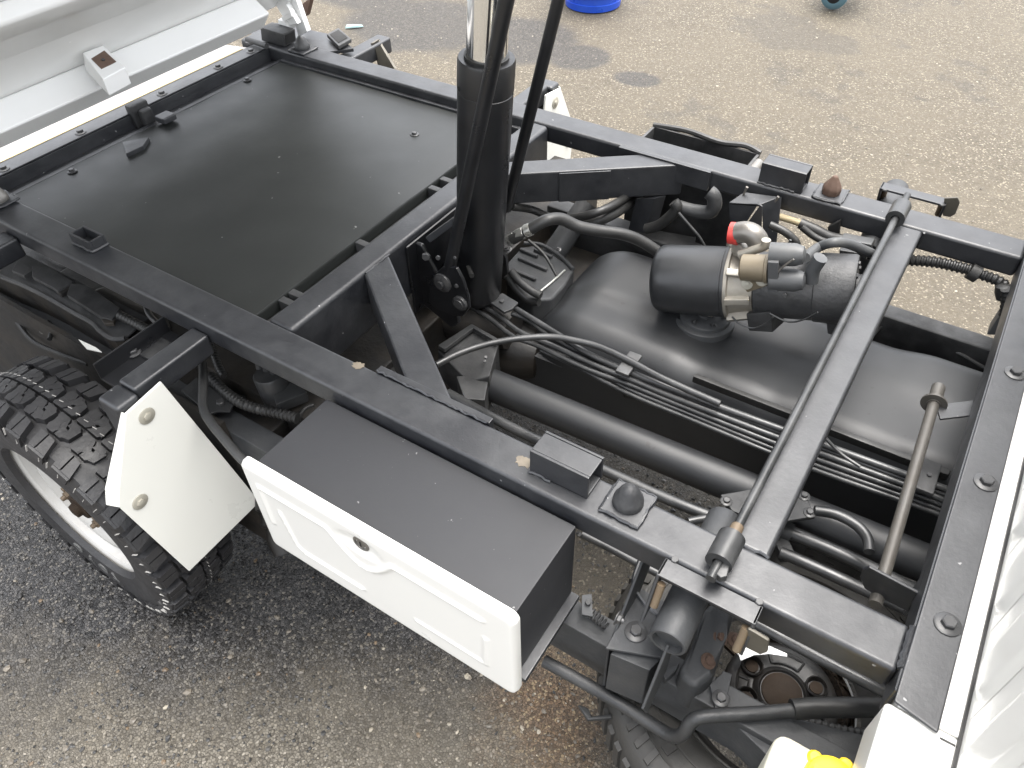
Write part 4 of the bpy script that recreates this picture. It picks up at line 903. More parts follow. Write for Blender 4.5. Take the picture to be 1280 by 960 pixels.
m = MB(); m.prism([(-0.304, 1.375, -0.059), (-0.313, 1.375, -0.049), (-0.309, 1.375, 0.003), (-0.279, 1.375, 0.011), (-0.262, 1.375, -0.007), (-0.268, 1.375, -0.027)], (.002, .012, .004)); m.build('fixing_plate', 'beige', HP, bevel=.002)
bolt(HP, (-0.308, 1.373, -0.035), (.2, -1, .5), .0062, 'zinc'); bolt(HP, (-0.279, 1.373, -0.013), (.2, -1, .5), .0068, 'zinc'); bolt(HP, (-0.231, 1.405, -0.056), (.2, -1, .4), .0050, 'plain')
m = MB(); m.tube([(-0.254, 1.355, 0.019), (-0.245, 1.355, 0.041), (-0.236, 1.355, 0.057), (-0.226, 1.355, 0.072)], .0022, 6); m.build('thin_wire', 'galv', HP)
m = MB(); m.tube([(-0.320, 1.360, -0.123), (-0.299, 1.360, -0.135), (-0.268, 1.360, -0.133), (-0.244, 1.360, -0.108), (-0.235, 1.360, -0.086)], .0022, 6); m.build('thin_wire', 'pipe', HP)
m = MB(); m.tube([(-0.243, 1.360, -0.080), (-0.202, 1.360, -0.085), (-0.172, 1.360, -0.065), (-0.151, 1.360, -0.036)], .0020, 6); m.build('thin_wire', 'pipe', HP)
m = MB(); m.prism([(-0.301, 1.400, -0.135), (-0.251, 1.400, -0.108), (-0.232, 1.400, -0.160), (-0.285, 1.400, -0.180)], (.01, .05, .0)); m.build('pump_foot', 'chassis', HP, bevel=.003)
m = MB(); m.prism([(-0.145, 1.470, -0.123), (-0.115, 1.470, -0.103), (-0.108, 1.470, -0.165), (-0.129, 1.470, -0.170)], (.0, .02, .0)); m.build('pump_foot', 'motor', HP, bevel=.004)
# bracket hanging from the far rail that carries the pump
m = MB(); m.prism([(-0.463, 1.660, -0.039), (-0.392, 1.660, -0.018), (-0.414, 1.660, -0.089), (-0.438, 1.660, -0.138)], (0, .012, 0)); m.prism([(-0.378, 1.620, 0.005), (-0.372, 1.620, 0.003), (-0.357, 1.620, -0.085), (-0.408, 1.620, -0.081)], (0, .004, .0))
m.prism([(-0.384, 1.660, -0.018), (-0.355, 1.700, -0.008), (-0.329, 1.660, -0.123), (-0.354, 1.660, -0.137)], (.004, .004, 0)); m.prism([(-0.463, 1.660, -0.037), (-0.442, 1.700, -0.022), (-0.355, 1.700, -0.008), (-0.388, 1.660, -0.019)], (0, 0, -.006))
m.build('pump_bracket', 'frame', T, bevel=.0015)
m = MB(); m.tube([(-0.435, 1.690, -0.001), (-0.441, 1.690, -0.030), (-0.406, 1.690, -0.030), (-0.366, 1.690, -0.031), (-0.357, 1.690, -0.003)], .0035, 8, smooth=False); m.build('bracket_wire', 'galv', T)

# ================================================================== hoses, looms and small fittings
tubes([
 ([(-0.858, 1.290, -0.067), (-0.830, 1.300, -0.045), (-0.807, 1.310, -0.025), (-0.784, 1.330, -0.011), (-0.763, 1.360, -0.018), (-0.730, 1.380, -0.038), (-0.690, 1.400, -0.047), (-0.635, 1.440, -0.063), (-0.592, 1.470, -0.090), (-0.541, 1.490, -0.126)], .0145, 'rubber', 'hydraulic_hose'),
 ([(-0.962, 1.450, -0.097), (-0.932, 1.500, -0.124), (-0.870, 1.500, -0.128), (-0.811, 1.500, -0.110), (-0.743, 1.500, -0.071), (-0.723, 1.580, -0.078), (-0.747, 1.780, -0.139)], .0110, 'rubber', 'wire_loom'),
 ([(-0.808, 1.520, -0.148), (-0.745, 1.520, -0.106), (-0.724, 1.600, -0.110), (-0.749, 1.780, -0.160)], .0150, 'rubber', 'wire_loom'),
 ([(-0.882, 1.400, -0.143), (-0.834, 1.400, -0.170), (-0.783, 1.380, -0.206)], .0040, 'rubber', 'fuel_line'),
 ([(-0.582, 1.640, -0.078), (-0.539, 1.640, -0.076), (-0.502, 1.640, -0.066), (-0.491, 1.640, -0.046), (-0.497, 1.640, -0.021), (-0.511, 1.640, -0.012)], .0180, 'castblack', 'filler_hose'),
 ([(-0.653, 1.620, -0.156), (-0.623, 1.620, -0.136), (-0.596, 1.620, -0.103), (-0.578, 1.620, -0.069), (-0.589, 1.620, -0.054)], .0140, 'rubber', 'filler_hose'),
 ([(-0.565, 1.600, -0.067), (-0.531, 1.600, -0.093), (-0.502, 1.600, -0.116), (-0.481, 1.600, -0.142)], .0035, 'pipe', 'thin_hose'),
 ([(-0.365, 1.700, -0.061), (-0.323, 1.700, -0.060), (-0.289, 1.700, -0.062), (-0.233, 1.700, -0.068)], .0085, 'yellowtrim', 'vent_pipe'),
 ([(-0.345, 1.620, -0.038), (-0.313, 1.620, -0.043), (-0.288, 1.620, -0.054), (-0.273, 1.620, -0.069), (-0.275, 1.620, -0.106)], .0095, 'rubber', 'wire_loom'),
 ([(-0.290, 1.680, -0.049), (-0.250, 1.680, -0.055), (-0.217, 1.680, -0.062), (-0.188, 1.680, -0.060), (-0.158, 1.680, -0.063)], .0130, 'rubber', 'wire_loom'),
 ([(-0.280, 1.660, -0.045), (-0.246, 1.660, -0.060), (-0.214, 1.660, -0.065), (-0.193, 1.660, -0.060)], .0080, 'rubber', 'wire_loom'),
 ([(-0.216, 1.420, 0.039), (-0.212, 1.520, 0.005), (-0.184, 1.520, 0.029), (-0.156, 1.560, 0.011), (-0.118, 1.600, -0.020), (-0.097, 1.630, -0.041)], .0110, 'greyplastic', 'motor_cable'),
 ([(-0.286, 1.600, -0.048), (-0.288, 1.600, -0.072), (-0.279, 1.600, -0.086)], .0030, 'pipe', 'cable_tie'),
 ([(-0.898, 1.200, -0.053), (-0.902, 1.170, -0.082), (-0.872, 1.140, -0.085)], .006, 'rubber', 'thin_hose'),
 ([(-0.872, 1.300, -0.172), (-0.844, 1.300, -0.196), (-0.808, 1.300, -0.212), (-0.782, 1.300, -0.216)], .0105, 'rubber', 'fuel_hose'),
 ([(-0.882, 1.300, -0.191), (-0.856, 1.300, -0.221), (-0.820, 1.300, -0.243), (-0.787, 1.300, -0.239)], .0105, 'rubber', 'fuel_hose'),
 ([(-0.317, 0.549, -0.360), (-0.251, 0.552, -0.360), (-0.156, 0.554, -0.360), (-0.085, 0.547, -0.350), (-0.060, 0.543, -0.335), (-0.047, 0.547, -0.310), (-0.043, 0.559, -0.285), (-0.029, 0.572, -0.272), (0.035, 0.616, -0.268), (0.098, 0.661, -0.265), (0.216, 0.742, -0.265)], .0118, 'castblack', 'bent_pipe'),
 ([(-1.291, 0.661, -0.150), (-1.248, 0.642, -0.150), (-1.198, 0.600, -0.150), (-1.143, 0.552, -0.150), (-1.099, 0.533, -0.150), (-1.043, 0.517, -0.150), (-0.978, 0.500, -0.150), (-0.931, 0.492, -0.150)], .0095, 'castblack', 'bent_pipe'),
 ([(-1.487, 0.694, -0.120), (-1.452, 0.675, -0.120), (-1.411, 0.664, -0.120), (-1.369, 0.661, -0.120)], .0070, 'pipe', 'brake_hose'),
])
MB().tube([(0.087, 0.654, -0.263), (0.129, 0.685, -0.263), (0.216, 0.740, -0.263)], .0165, 16).build('pipe_sleeve', 'rubber', T)
for a, b in (((-0.868, 1.290, -0.075), (-0.850, 1.295, -0.060)), ((-0.846, 1.296, -0.055), (-0.828, 1.300, -0.042)), ((-0.826, 1.300, -0.039), (-0.813, 1.305, -0.031))):
    MB().cyl(a, b, .0155, n=6 if a[0] < -.84 else 16).build('hose_fitting', 'zincbright', T, bevel=.001)
bolt(T, (-0.859, 1.270, -0.084), (0, -.6, 1), .008, 'nut'); bolt(T, (-0.792, 1.400, -0.140), (0, -.3, 1), .005, 'nut')
def loom(pts, r, nm='corrugated_loom'): return MB().tube(pts, r, 12, rfun=(.0105, .80)).build(nm, 'rubber', T)
loom([(-0.050, 1.700, -0.078), (0.017, 1.700, -0.059), (0.091, 1.700, -0.053)], .0135); loom([(0.106, 1.700, -0.056), (0.142, 1.700, -0.059), (0.166, 1.700, -0.067)], .0125); loom([(0.165, 1.660, -0.049), (0.175, 1.660, -0.074), (0.186, 1.660, -0.114)], .0115)
loom([(-1.558, 0.659, -0.160), (-1.514, 0.659, -0.160), (-1.465, 0.659, -0.160), (-1.424, 0.655, -0.160)], .0115); loom([(-1.300, 0.673, -0.240), (-1.235, 0.658, -0.240), (-1.175, 0.651, -0.240), (-1.127, 0.658, -0.240), (-1.083, 0.671, -0.240), (-1.030, 0.684, -0.240)], .0125); loom([(-1.341, 0.726, -0.200), (-1.299, 0.703, -0.200), (-1.259, 0.681, -0.200), (-1.230, 0.669, -0.200)], .0095)
loom([(-0.016, 0.657, -0.340), (0.031, 0.667, -0.340), (0.084, 0.675, -0.340), (0.134, 0.691, -0.340), (0.183, 0.707, -0.340), (0.239, 0.735, -0.340)], .0105)
MB().spring((-0.276, 0.635, -0.270), (-0.236, 0.627, -0.270), .008, .0022, 6).build('return_spring', 'bolt', T)
MB().lathe((0.086, 1.700, -0.055), (1, 0, -.25), [(0, .018), (.02, .019), (.022, .016)], 18).build('loom_clip', 'rubber', T)
MB().lathe((0.162, 1.680, -0.051), (.2, -.3, -1), [(0, .012), (.006, .02), (.02, .018), (.035, .012)], 16).build('rubber_boot', 'rubber', T)
m = MB(); m.prism([(-0.190, 1.660, -0.045), (-0.120, 1.660, -0.037), (-0.116, 1.660, -0.062), (-0.180, 1.660, -0.068)], (0, .03, 0)); m.build('connector', 'greyplastic', T, bevel=.004)
m = MB(); m.prism([(-0.181, 1.620, -0.049), (-0.119, 1.620, -0.039), (-0.117, 1.620, -0.058), (-0.172, 1.620, -0.068)], (0, .03, 0)); m.build('connector', 'castblack', T, bevel=.004)
m = MB(); m.prism([(-0.182, 1.630, -0.069), (-0.093, 1.630, -0.053), (-0.109, 1.630, -0.137), (-0.156, 1.630, -0.137)], (0, .03, -.03)); m.build('relay_bracket', 'chassis', T, bevel=.004)
m = MB(); m.prism([(-0.230, 1.700, -0.051), (-0.207, 1.700, -0.025), (-0.197, 1.700, -0.076), (-0.217, 1.700, -0.087)], (0, .012, 0)); m.build('loom_bracket', 'rubber', T, bevel=.002)
m = MB(); m.prism([(0.173, 1.660, -0.178), (0.176, 1.660, -0.125), (0.188, 1.660, -0.091), (0.215, 1.660, -0.159)], (0, .05, 0)); m.build('rubber_gaiter', 'greyplastic', T, bevel=.006)

# gearbox casting under the hoist
m = MB(); m.prism([(-0.957, 1.404, -0.250), (-0.963, 1.495, -0.250), (-0.937, 1.520, -0.250), (-0.868, 1.509, -0.250), (-0.789, 1.485, -0.250), (-0.774, 1.409, -0.250), (-0.773, 1.340, -0.250), (-0.815, 1.307, -0.250), (-0.893, 1.337, -0.250)], (0, 0, -.16)); GB = m.build('gearbox', 'dustygrey', T, bevel=.008, seg=3)
for a, b in (((-0.956, 1.476, -0.246), (-0.897, 1.472, -0.246)), ((-0.938, 1.439, -0.246), (-0.843, 1.433, -0.246)), ((-0.909, 1.385, -0.246), (-0.847, 1.382, -0.246)), ((-0.922, 1.496, -0.246), (-0.862, 1.489, -0.246))): MB().beam(a, b, .010, .012).build('casting_rib', 'dustygrey', GB, bevel=.003)
MB().tube([(-0.963, 1.507, -0.246), (-0.919, 1.525, -0.246), (-0.847, 1.507, -0.246), (-0.788, 1.475, -0.246)], .0055, 8).build('casting_flange', 'dustygrey', GB)
MB().tube([(-0.803, 1.458, -0.246), (-0.807, 1.398, -0.246), (-0.812, 1.349, -0.246)], .0030, 8).build('casting_edge', 'zincbright', GB)
MB().lathe((-0.895, 1.521, -0.300), Vector((-0.871, 1.618, -0.220)) - Vector((-0.895, 1.521, -0.300)), [(0, .03), (.02, .034), (.16, .032), (.20, .030)], 22).build('gearbox_neck', 'dustygrey', GB)
m = MB(); m.lathe((-0.923, 1.228, -0.300), (1, .02, 0), [(-.16, .085), (.0, .075), (.08, .055), (.10, .05)], 30); m.build('transmission_case', 'dirty', T)
m = MB(); m.lathe((-1.119, 1.121, -0.400), (0, 1, 0), [(-.15, .05), (-.1, .09), (.1, .10), (.3, .09)], 24); m.box(-2.0, -.985, .70, 2.0, -.62, -.26); m.build('engine_block', 'dirty', T, bevel=.01)
m = MB(); m.tube([(-1.142, 1.013, -0.300), (-1.085, 0.977, -0.300), (-1.017, 0.945, -0.300), (-0.970, 0.948, -0.300)], .022, 14); m.build('rubber_duct', 'rubber', T)
m = MB(); m.tube([(-1.215, 0.977, -0.340), (-1.148, 0.989, -0.340), (-1.067, 0.987, -0.340), (-0.977, 0.971, -0.340)], .016, 12); m.build('heat_pipe', 'dirty', T)
MB().lathe((-0.820, 1.267, -0.400), (1, .25, 0), [(-.12, .06), (-.06, .075), (.0, .078), (.05, .06), (.07, .02)], 26).build('gearbox_tail', 'drum', T)
# far side underbody
MB().box(-1.0, .45, 1.69, 1.745, -.40, -.235).build('chassis_rail', 'chassis', T, bevel=.006)
MB().box(-1.0, -.42, 1.52, 1.688, -.46, -.34).build('floor_pan', 'dirty', T, bevel=.006)
m = MB(); m.prism([(-0.708, 1.660, -0.104), (-0.657, 1.660, -0.087), (-0.672, 1.660, -0.201), (-0.722, 1.660, -0.208)], (.02, .03, 0)); m.build('hanger_bracket', 'frame', T, bevel=.002)
MB().tube([(-0.045, 1.646, -0.270), (-0.026, 1.704, -0.270), (0.050, 1.722, -0.270), (0.218, 1.664, -0.270)], .0045, 8).build('vent_line', 'pipe', T)
MB().prism([(-0.800, 1.696, -0.240), (-0.719, 1.736, -0.240), (-0.565, 1.773, -0.240), (-0.554, 1.736, -0.240), (-0.691, 1.679, -0.240)], (0, 0, -.04)).build('heat_shield', 'castblack', T, bevel=.002)
m = MB(); bx = (-.80, -.485, 1.80, 1.945, -.30, -.045); t = .008
for a in ((bx[0], bx[1], bx[2], bx[2] + t), (bx[0], bx[1], bx[3] - t, bx[3]), (bx[0], bx[0] + t, bx[2] + t, bx[3] - t), (bx[1] - t, bx[1], bx[2] + t, bx[3] - t)): m.box(*a, bx[4], bx[5])
m.box(bx[0] + t, bx[1] - t, bx[2] + t, bx[3] - t, bx[4], bx[4] + .01); FBX = m.build('battery_box', 'chassis', T, bevel=.002)
MB().tube([(bx[0], bx[3], bx[5]), (-.70, bx[3] + .006, bx[5] + .006), (-.6, bx[3] - .004, bx[5] + .003), (-.53, bx[3] + .004, bx[5] + .008), (bx[1], bx[3], bx[5])], .008, 8).build('rubber_edging', 'rubber', FBX)
MB().lathe((bx[1] + .012, 1.83, -.05), (0, 1, 0), [(0, .014), (.07, .014)], 12).build('hinge_knuckle', 'galv', FBX)

# ================================================================== near side underbody
MB().box(-2.25, .45, .598, .652, -.40, -.285).build('chassis_rail', 'dustygrey', T, bevel=.006)
# fender sheet with a wavy rolled edge
oe = [(-2.106, 0.610, -0.190), (-2.002, 0.613, -0.190), (-1.910, 0.622, -0.190), (-1.813, 0.625, -0.190), (-1.697, 0.623, -0.190), (-1.634, 0.623, -0.190), (-1.588, 0.614, -0.190), (-1.543, 0.612, -0.190), (-1.517, 0.628, -0.190)]
m = MB(); n = len(oe)
for i in range(n - 1):
    a, b = Vector(oe[i]), Vector(oe[i + 1]); m.hexa([a, b, (b.x, .70, b.z + .01), (a.x, .70, a.z + .01)], [a + Vector((0, 0, -.004)), b + Vector((0, 0, -.004)), (b.x, .70, b.z + .006), (a.x, .70, a.z + .006)])
m.tube(oe, .0065, 8); m.build('fender_flange', 'chassis', T)
m = MB()
for i in range(n - 1):
    a, b = Vector(oe[i]), Vector(oe[i + 1]); m.hexa([a + Vector((0, .002, -.005)), b + Vector((0, .002, -.005)), (b.x, b.y + .02, -.42), (a.x, a.y + .02, -.42)], [a + Vector((0, .007, -.005)), b + Vector((0, .007, -.005)), (b.x, b.y + .026, -.42), (a.x, a.y + .026, -.42)])
m.box(-2.9, -1.17, .585, .597, -.72, -.25); m.build('inner_fender', 'dirty', T)
def plate(pts, th, nm, mt='chassis', bev=.002): MB().prism(pts, (0, 0, -th)).build(nm, mt, T, bevel=bev)
plate([(-1.930, 0.670, -0.165), (-1.884, 0.690, -0.165), (-1.777, 0.685, -0.165), (-1.777, 0.640, -0.165), (-1.808, 0.643, -0.165), (-1.886, 0.642, -0.165)], .012, 'cover_plate')
plate([(-1.957, 0.630, -0.165), (-1.985, 0.665, -0.165), (-1.910, 0.662, -0.165), (-1.907, 0.633, -0.165)], .012, 'cover_plate')
plate([(-1.770, 0.674, -0.160), (-1.730, 0.691, -0.160), (-1.581, 0.677, -0.160), (-1.560, 0.638, -0.160), (-1.591, 0.632, -0.160), (-1.739, 0.641, -0.160)], .014, 'cover_plate')
plate([(-1.797, 0.642, -0.170), (-1.793, 0.675, -0.170), (-1.768, 0.667, -0.170), (-1.766, 0.639, -0.170)], .012, 'cover_plate', 'dirty')
plate([(-1.592, 0.629, -0.163), (-1.562, 0.647, -0.163), (-1.551, 0.634, -0.163), (-1.570, 0.622, -0.163)], .010, 'cover_plate', 'dirty')
m = MB(); m.tube([(-2.186, 0.782, -0.300), (-2.083, 0.777, -0.300), (-1.990, 0.790, -0.300), (-1.916, 0.788, -0.300), (-1.829, 0.775, -0.300), (-1.781, 0.765, -0.300)], .020, 12); m.build('heat_pipe', 'dirty', T)
m = MB(); m.box(-2.9, -1.1, .655, .82, -.5, -.3); m.lathe((-1.66, .72, -.25), (1, 0, 0), [(-.12, .03), (-.1, .045), (.1, .045), (.14, .02)], 18); m.build('engine_cover', 'dirty', T, bevel=.01)
plate([(-1.650, 0.582, -0.220), (-1.588, 0.586, -0.220), (-1.562, 0.583, -0.220), (-1.603, 0.571, -0.220)], .003, 'data_plate', 'label', 0)
plate([(-1.893, 0.589, -0.300), (-1.898, 0.608, -0.300), (-1.846, 0.588, -0.300), (-1.866, 0.583, -0.300)], .004, 'wire_clip', 'galv', 0)
for pts in ([(-1.956, 0.607, -0.300), (-1.880, 0.604, -0.300), (-1.810, 0.603, -0.300), (-1.754, 0.594, -0.300)], [(-2.014, 0.593, -0.330), (-1.901, 0.567, -0.330), (-1.805, 0.572, -0.330), (-1.694, 0.588, -0.330)], [(-1.860, 0.612, -0.280), (-1.824, 0.597, -0.280), (-1.794, 0.572, -0.280)]): MB().tube(pts, .006, 8).build('wire_loom', 'rubber', T)
# black channel across, next to the guard arm
m = MB(); m.box(-1.315, -1.228, .465, .6385, -.088, -.080); m.box(-1.3195, -1.3145, .465, .6385, -.088, -.042); m.box(-1.2275, -1.2225, .465, .6385, -.088, -.042); CH = m.build('cross_channel', 'barrel', T, bevel=.0015)
bolt(CH, (-1.320, 0.549, -0.078), (0, 0, 1), .0105, 'nut'); MB().box(-1.30, -1.245, .55, .61, -.0795, -.072).build('channel_pad', 'chassis', CH, bevel=.002)
# things between the guard and the tool box
m = MB(); c = Vector((-1.141, 0.723, -0.190)); m.lathe(c, (.1, 0, -1), [(0, .012), (0, .034), (.004, .037), (.10, .036), (.11, .03)], 26); FF = m.build('fuel_filter', 'castblack', T)
for q in ((-1.174, 0.728, -0.185), (-1.152, 0.729, -0.185), (-1.131, 0.730, -0.185)): MB().lathe(q, (.2, 0, 1), [(-.012, .009), (.008, .009), (.012, .006)], 10).build('filter_knob', 'bolt', FF)
plate([(-1.125, 0.707, -0.220), (-1.108, 0.756, -0.220), (-1.052, 0.743, -0.220), (-1.083, 0.678, -0.220)], .03, 'filter_bracket', 'castblack', .003)
plate([(-1.330, 0.611, -0.250), (-1.334, 0.661, -0.250), (-1.195, 0.647, -0.250), (-1.184, 0.625, -0.250), (-1.207, 0.611, -0.250), (-1.217, 0.596, -0.250)], .006, 'bracket_plate', 'castblack'); bolt(T, (-1.218, 0.631, -0.248), (0, 0, 1), .010, 'plain')
for pts, r in (([(-1.320, 0.676, -0.280), (-1.287, 0.678, -0.280), (-1.243, 0.675, -0.280), (-1.211, 0.683, -0.280)], .010), ([(-1.125, 0.758, -0.300), (-1.092, 0.764, -0.300), (-1.058, 0.755, -0.300), (-1.056, 0.726, -0.300)], .012), ([(-1.044, 0.692, -0.260), (-1.054, 0.723, -0.260), (-1.045, 0.745, -0.260)], .006), ([(-1.236, 0.672, -0.340), (-1.149, 0.691, -0.340), (-1.104, 0.724, -0.340)], .006), ([(-1.169, 0.635, -0.500), (-1.111, 0.600, -0.500), (-1.066, 0.587, -0.500)], .014)): MB().tube(pts, r, 10).build('wire_loom', 'rubber', T)
m = MB(); a, b = Vector((-1.144, 0.616, -0.500)), Vector((-1.068, 0.563, -0.580)); m.lathe(a, b - a, [(0, .03), (.04, .04), (.05, .03), (.08, .04), (.09, .03), (.12, .036), (.16, .03)], 20); m.build('shock_absorber', 'drum', T)
MB().box(-1.15, -.85, .70, .98, -.60, -.36).build('transfer_case', 'dirty', T, bevel=.02)

# bracket assembly under the near rail, by the pivot tube
BKX = -.205
m = MB()
m.prism([(-0.205, 0.666, -0.055), (-0.205, 0.655, -0.067), (-0.205, 0.559, -0.208), (-0.205, 0.565, -0.404), (-0.205, 0.593, -0.467), (-0.205, 0.591, -0.289), (-0.205, 0.707, -0.126)], (.005, 0, 0))
m.hexa([(-0.202, 0.545, -0.175), (-0.203, 0.671, -0.175), (-0.133, 0.672, -0.175), (-0.118, 0.579, -0.175)], [Vector(p) - Vector((0, 0, .007)) for p in ((-0.202, 0.545, -0.175), (-0.203, 0.671, -0.175), (-0.133, 0.672, -0.175), (-0.118, 0.579, -0.175))])
m.prism([(-0.193, 0.547, -0.190), (-0.128, 0.556, -0.190), (-0.120, 0.586, -0.190), (-0.186, 0.596, -0.190)], (.0, -.0, -.13))
m.prism([(-0.115, 0.566, -0.102), (-0.115, 0.547, -0.134), (-0.115, 0.502, -0.207), (-0.115, 0.537, -0.296), (-0.115, 0.600, -0.233), (-0.115, 0.600, -0.170)], (.005, 0, 0))
BKT = m.build('pivot_bracket', 'dustygrey', T, bevel=.002)
bolt(BKT, (-0.173, 0.595, -0.174), (0, 0, 1), .0105, 'black'); bolt(BKT, (-0.198, 0.565, -0.103), (1, 0, 0), .008, 'nut'); bolt(BKT, (-0.132, 0.601, -0.172), (.7, 0, .7), .007, 'plain')
m = MB(); m.tube([(-0.224, 0.711, -0.160), (-0.213, 0.664, -0.160), (-0.182, 0.640, -0.160), (-0.153, 0.632, -0.160), (-0.146, 0.604, -0.160)], .004, 6); m.build('weld_bead', 'frame', BKT)
# housing beside it
m = MB(); m.prism([(-0.093, 0.599, -0.240), (-0.092, 0.669, -0.240), (-0.102, 0.711, -0.220), (-0.092, 0.747, -0.220), (-0.053, 0.751, -0.220), (-0.047, 0.697, -0.240), (-0.040, 0.628, -0.240), (-0.057, 0.593, -0.240)], (0, 0, -.10)); HS = m.build('spring_hanger', 'dustygrey', T, bevel=.012, seg=3, ang=20)
for q in ((-0.057, 0.693, -0.236), (-0.058, 0.644, -0.236), (-0.036, 0.716, -0.260)): bolt(HS, q, (.4, 0, 1), .0080, 'rustbolt')
m = MB(); m.prism([(-0.117, 0.597, -0.260), (-0.098, 0.629, -0.260), (-0.098, 0.613, -0.260), (-0.106, 0.588, -0.260)], (0, 0, -.02)); m.build('hanger_tab', 'dustygrey', HS, bevel=.002)
m = MB(); m.prism([(-0.042, 0.628, -0.275), (-0.032, 0.656, -0.275), (-0.033, 0.662, -0.275), (-0.017, 0.665, -0.275), (-0.010, 0.628, -0.275), (-0.008, 0.610, -0.275), (-0.018, 0.595, -0.275)], (0, 0, -.005)); CB2 = m.build('cable_bracket', 'dustygrey', T, bevel=.0015); bolt(CB2, (-0.017, 0.615, -0.274), (0, 0, 1), .0085)
m = MB(); m.prism([(-0.300, 0.651, -0.260), (-0.286, 0.663, -0.260), (-0.263, 0.625, -0.260), (-0.282, 0.618, -0.260)], (0, 0, -.004)); TH = m.build('hole_tab', 'greyplastic', T, bevel=.001); bolt(TH, (-0.282, 0.642, -0.258), (0, 0, 1), .006, 'plain')
plate([(-0.027, 0.613, -0.300), (0.075, 0.656, -0.300), (0.233, 0.707, -0.300), (0.240, 0.640, -0.300), (0.089, 0.578, -0.300)], .09, 'chassis_gusset', 'dustygrey', .004)
m = MB(); m.prism([(-0.241, 0.547, -0.450), (-0.222, 0.552, -0.450), (-0.208, 0.542, -0.450), (-0.179, 0.566, -0.450), (-0.175, 0.559, -0.450), (-0.211, 0.532, -0.450)], (0, 0, -.01)); m.build('spring_hook', 'castblack', T, bevel=.002)
# bare and dusty spots: short hand-welded seams where the braces and tubes meet the rails
weld(T, [(-1.0075, 1.022, -.004), (-1.0075, .942, -.004)], .0035); weld(T, [(-.033, .7195, -.002), (-.0985, .7195, -.002)], .0028); weld(T, [(-.031, 1.7135, -.004), (-.031, 1.7135, -.045)], .003)
weld(T, [(-.79, .7185, .001), (-.70, .7185, .001), (-.62, .7185, .001), (-.54, .7185, .001)], .0022)
weld(T, [(-.421, .667, .002), (-.38, .667, .002)], .003); weld(T, [(-.421, 1.721, .002), (-.33, 1.721, .002)], .003)

# ================================================================== put the root at the truck's base
bpy.context.view_layer.update()
for o in list(T.children): o.location = o.location - TLOC
T.location = TLOC

# ================================================================== things in the yard behind
bc = Vector((-2.53 * S, 4.85 * S, 0))
B = root('blue_bucket', 'blue plastic bucket standing on the dry ground beyond the lift arms', 'bucket', bc)
def local(m, nm, mt, parent, off, **k):
    me = m.mesh(nm, lift=False, **k); me.materials.append(M[mt]); o = bpy.data.objects.new(nm, me); COL.objects.link(o); o.parent = parent; return o
r = .185
m = MB(); m.lathe((0, 0, .002), (0, 0, 1), [(0, r - .012), (.004, r - .002), (.02, r), (.045, r + .004), (.047, r - .001), (.09, r + .004), (.092, r + .012), (.12, r + .014), (.122, r + .006), (.36, r + .03), (.362, r + .045), (.385, r + .045), (.385, r + .03), (.36, r + .022), (.06, r - .01), (.05, .002)], 56)
local(m, 'body', 'blue', B, bc)
m = MB(); m.tube([((r + .045) * math.cos(a), (r + .045) * math.sin(a) * .3 - .05, .36 - .16 * math.sin(a)) for a in [math.pi * i / 16 for i in range(17)]], .005, 8); local(m, 'handle', 'galv', B, bc)
kc = Vector((-1.14 * S, 5.54 * S, 0))
K = root('trolley_caster', 'blue grey rubber caster wheel of a trolley at the top edge of the yard', 'caster', kc)
m = MB(); m.lathe((0, -.03, .085), (0, 1, 0), [(0, .05), (.002, .075), (.010, .084), (.030, .086), (.050, .084), (.058, .075), (.06, .05)], 40); CW = local(m, 'wheel', 'teal', K, kc)
m = MB(); m.lathe((0, -.034, .085), (0, 1, 0), [(0, .03), (.004, .045), (.006, .048)], 28); local(m, 'hub', 'hole', CW, kc)
m = MB(); m.lathe((0, -.044, .085), (0, 1, 0), [(0, .012), (.010, .015)], 12); local(m, 'axle_bolt', 'galv', CW, kc)
m = MB(); m.box(-.02, .03, -.048, -.042, .08, .21); m.box(-.02, .03, .042, .048, .08, .21); m.box(-.03, .05, -.048, .048, .21, .22); local(m, 'fork', 'galv', K, kc, bevel=.003)
m = MB(); m.box(-.10, .16, -.07, .30, .2205, .26); local(m, 'trolley_deck', 'chassis', K, kc, bevel=.004)
sc_ = Vector((-3.655 * S, 3.73 * S, 0))
m = MB(); m.hexa([(-.06, -.022, .004), (.02, -.012, .004), (.055, .0, .004), (.05, .016, .004), (-.02, .012, .004), (-.055, .0, .004)], [(-.055, -.02, .016), (.02, -.010, .022), (.05, .0, .014), (.045, .013, .012), (-.02, .010, .018), (-.05, .0, .02)])
o = local(m, 'plastic_scrap', 'scrap', None, sc_, bevel=.002); o.location = sc_; o.rotation_euler = (0, 0, .6); o['label'] = 'small pale teal plastic scrap lying on the dry ground beyond the raised bed'; o['category'] = 'scrap'

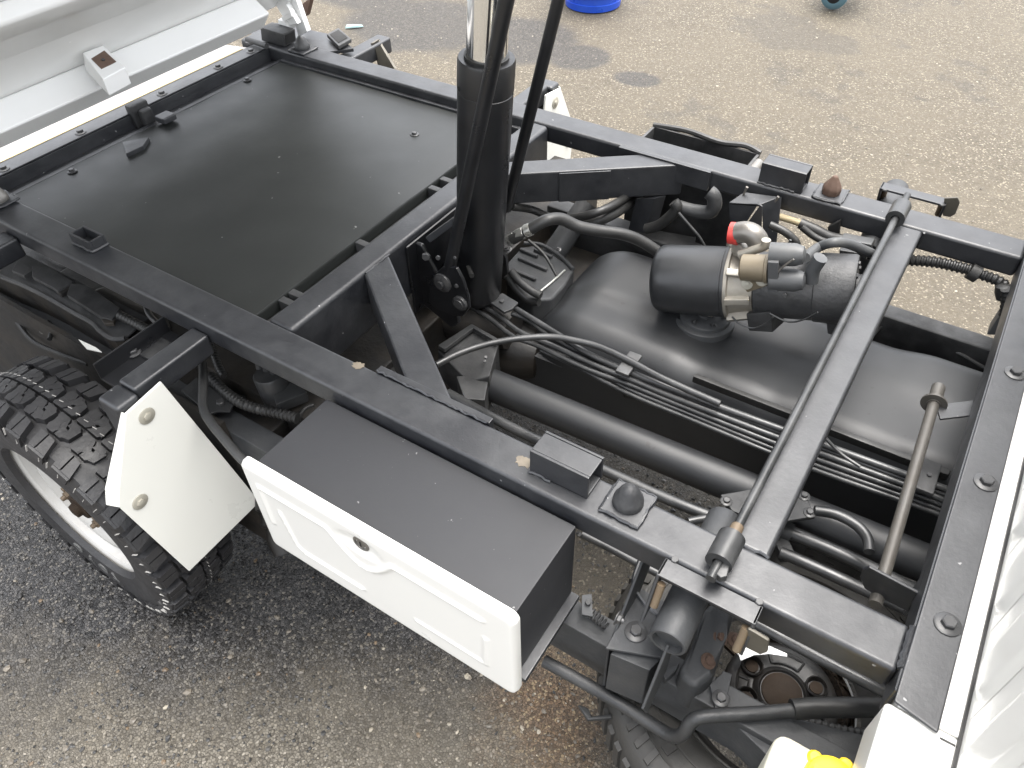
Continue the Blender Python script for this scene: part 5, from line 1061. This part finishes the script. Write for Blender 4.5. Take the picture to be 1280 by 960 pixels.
# ================================================================== loose aggregate on the asphalt (countless)
def pebbles(name, n, area, rmin, rmax, seed, dark):
    rnd = random.Random(seed); ico = bmesh.new(); bmesh.ops.create_icosphere(ico, subdivisions=1, radius=1); bv = [v.co.copy() for v in ico.verts]; bf = [[v.index for v in f.verts] for f in ico.faces]; ico.free()
    V, F, Cc = [], [], []
    for k in range(n):
        x = rnd.uniform(area[0], area[1]); y = rnd.uniform(area[2], area[3]); r_ = rmin + (rmax - rmin) * rnd.random() ** 3.2
        a = rnd.random() * 6.28; ca, sa = math.cos(a), math.sin(a); sx_, sy_, sz_ = r_ * rnd.uniform(.7, 1.3), r_ * rnd.uniform(.6, 1.1), r_ * rnd.uniform(.4, .75); b0 = len(V)
        h = ground_height(x, y); sk = [rnd.uniform(.75, 1.2) for _ in bv]
        for v, s_ in zip(bv, sk):
            px_, py_, pz_ = v.x * sx_ * s_, v.y * sy_ * s_, v.z * sz_ * s_; V.append((x + px_ * ca - py_ * sa, y + px_ * sa + py_ * ca, h + pz_ + sz_ * .15))
        F += [[i + b0 for i in f] for f in bf]
        q = rnd.random()
        if dark(x, y, rnd): c = (.016, .016, .016) if q < .45 else (.03, .029, .028) if q < .80 else (.06, .056, .05) if q < .94 else (.10, .07, .042) if q < .98 else (.12, .108, .09)
        else: c = (.09, .078, .062) if q < .5 else (.13, .113, .09) if q < .85 else (.24, .215, .17)
        j = rnd.uniform(.8, 1.2); Cc += [(c[0] * j, c[1] * j, c[2] * j, 1)] * len(bf)
    me = bpy.data.meshes.new(name); me.from_pydata(V, [], F); at_ = me.attributes.new('tone', 'FLOAT_COLOR', 'FACE'); at_.data.foreach_set('color', [q for c in Cc for q in c]); me.update()
    mm = bpy.data.materials.new(name); mm.use_nodes = True; b = mm.node_tree.nodes['Principled BSDF']; an = mm.node_tree.nodes.new('ShaderNodeAttribute'); an.attribute_name = 'tone'; mm.node_tree.links.new(an.outputs['Color'], b.inputs['Base Color']); b.inputs['Roughness'].default_value = .45
    me.materials.append(mm); o = bpy.data.objects.new(name, me); COL.objects.link(o); o['kind'] = 'stuff'; return o
def isdark(x, y, rnd): return y + .3 * x + .5 * noise.noise((x * 2.4, y * 2.4, 7)) < 1.3 and math.hypot(x + .36, y - .28) + .2 * noise.noise((x * 7, y * 7, 2)) > .2 + rnd.random() * .1
pebbles('gravel', 26000, (-2.3, .25, -.3, 1.15), .0012, .0052, 3, isdark)
pebbles('coarse_gravel', 420, (-2.0, .1, -.3, .9), .0045, .0085, 11, lambda x, y, r_: r_.random() < .45)
pebbles('loose_stones', 9000, (-5.2, 1.2, 1.2, 5.0), .0012, .0060, 5, lambda x, y, r_: False)
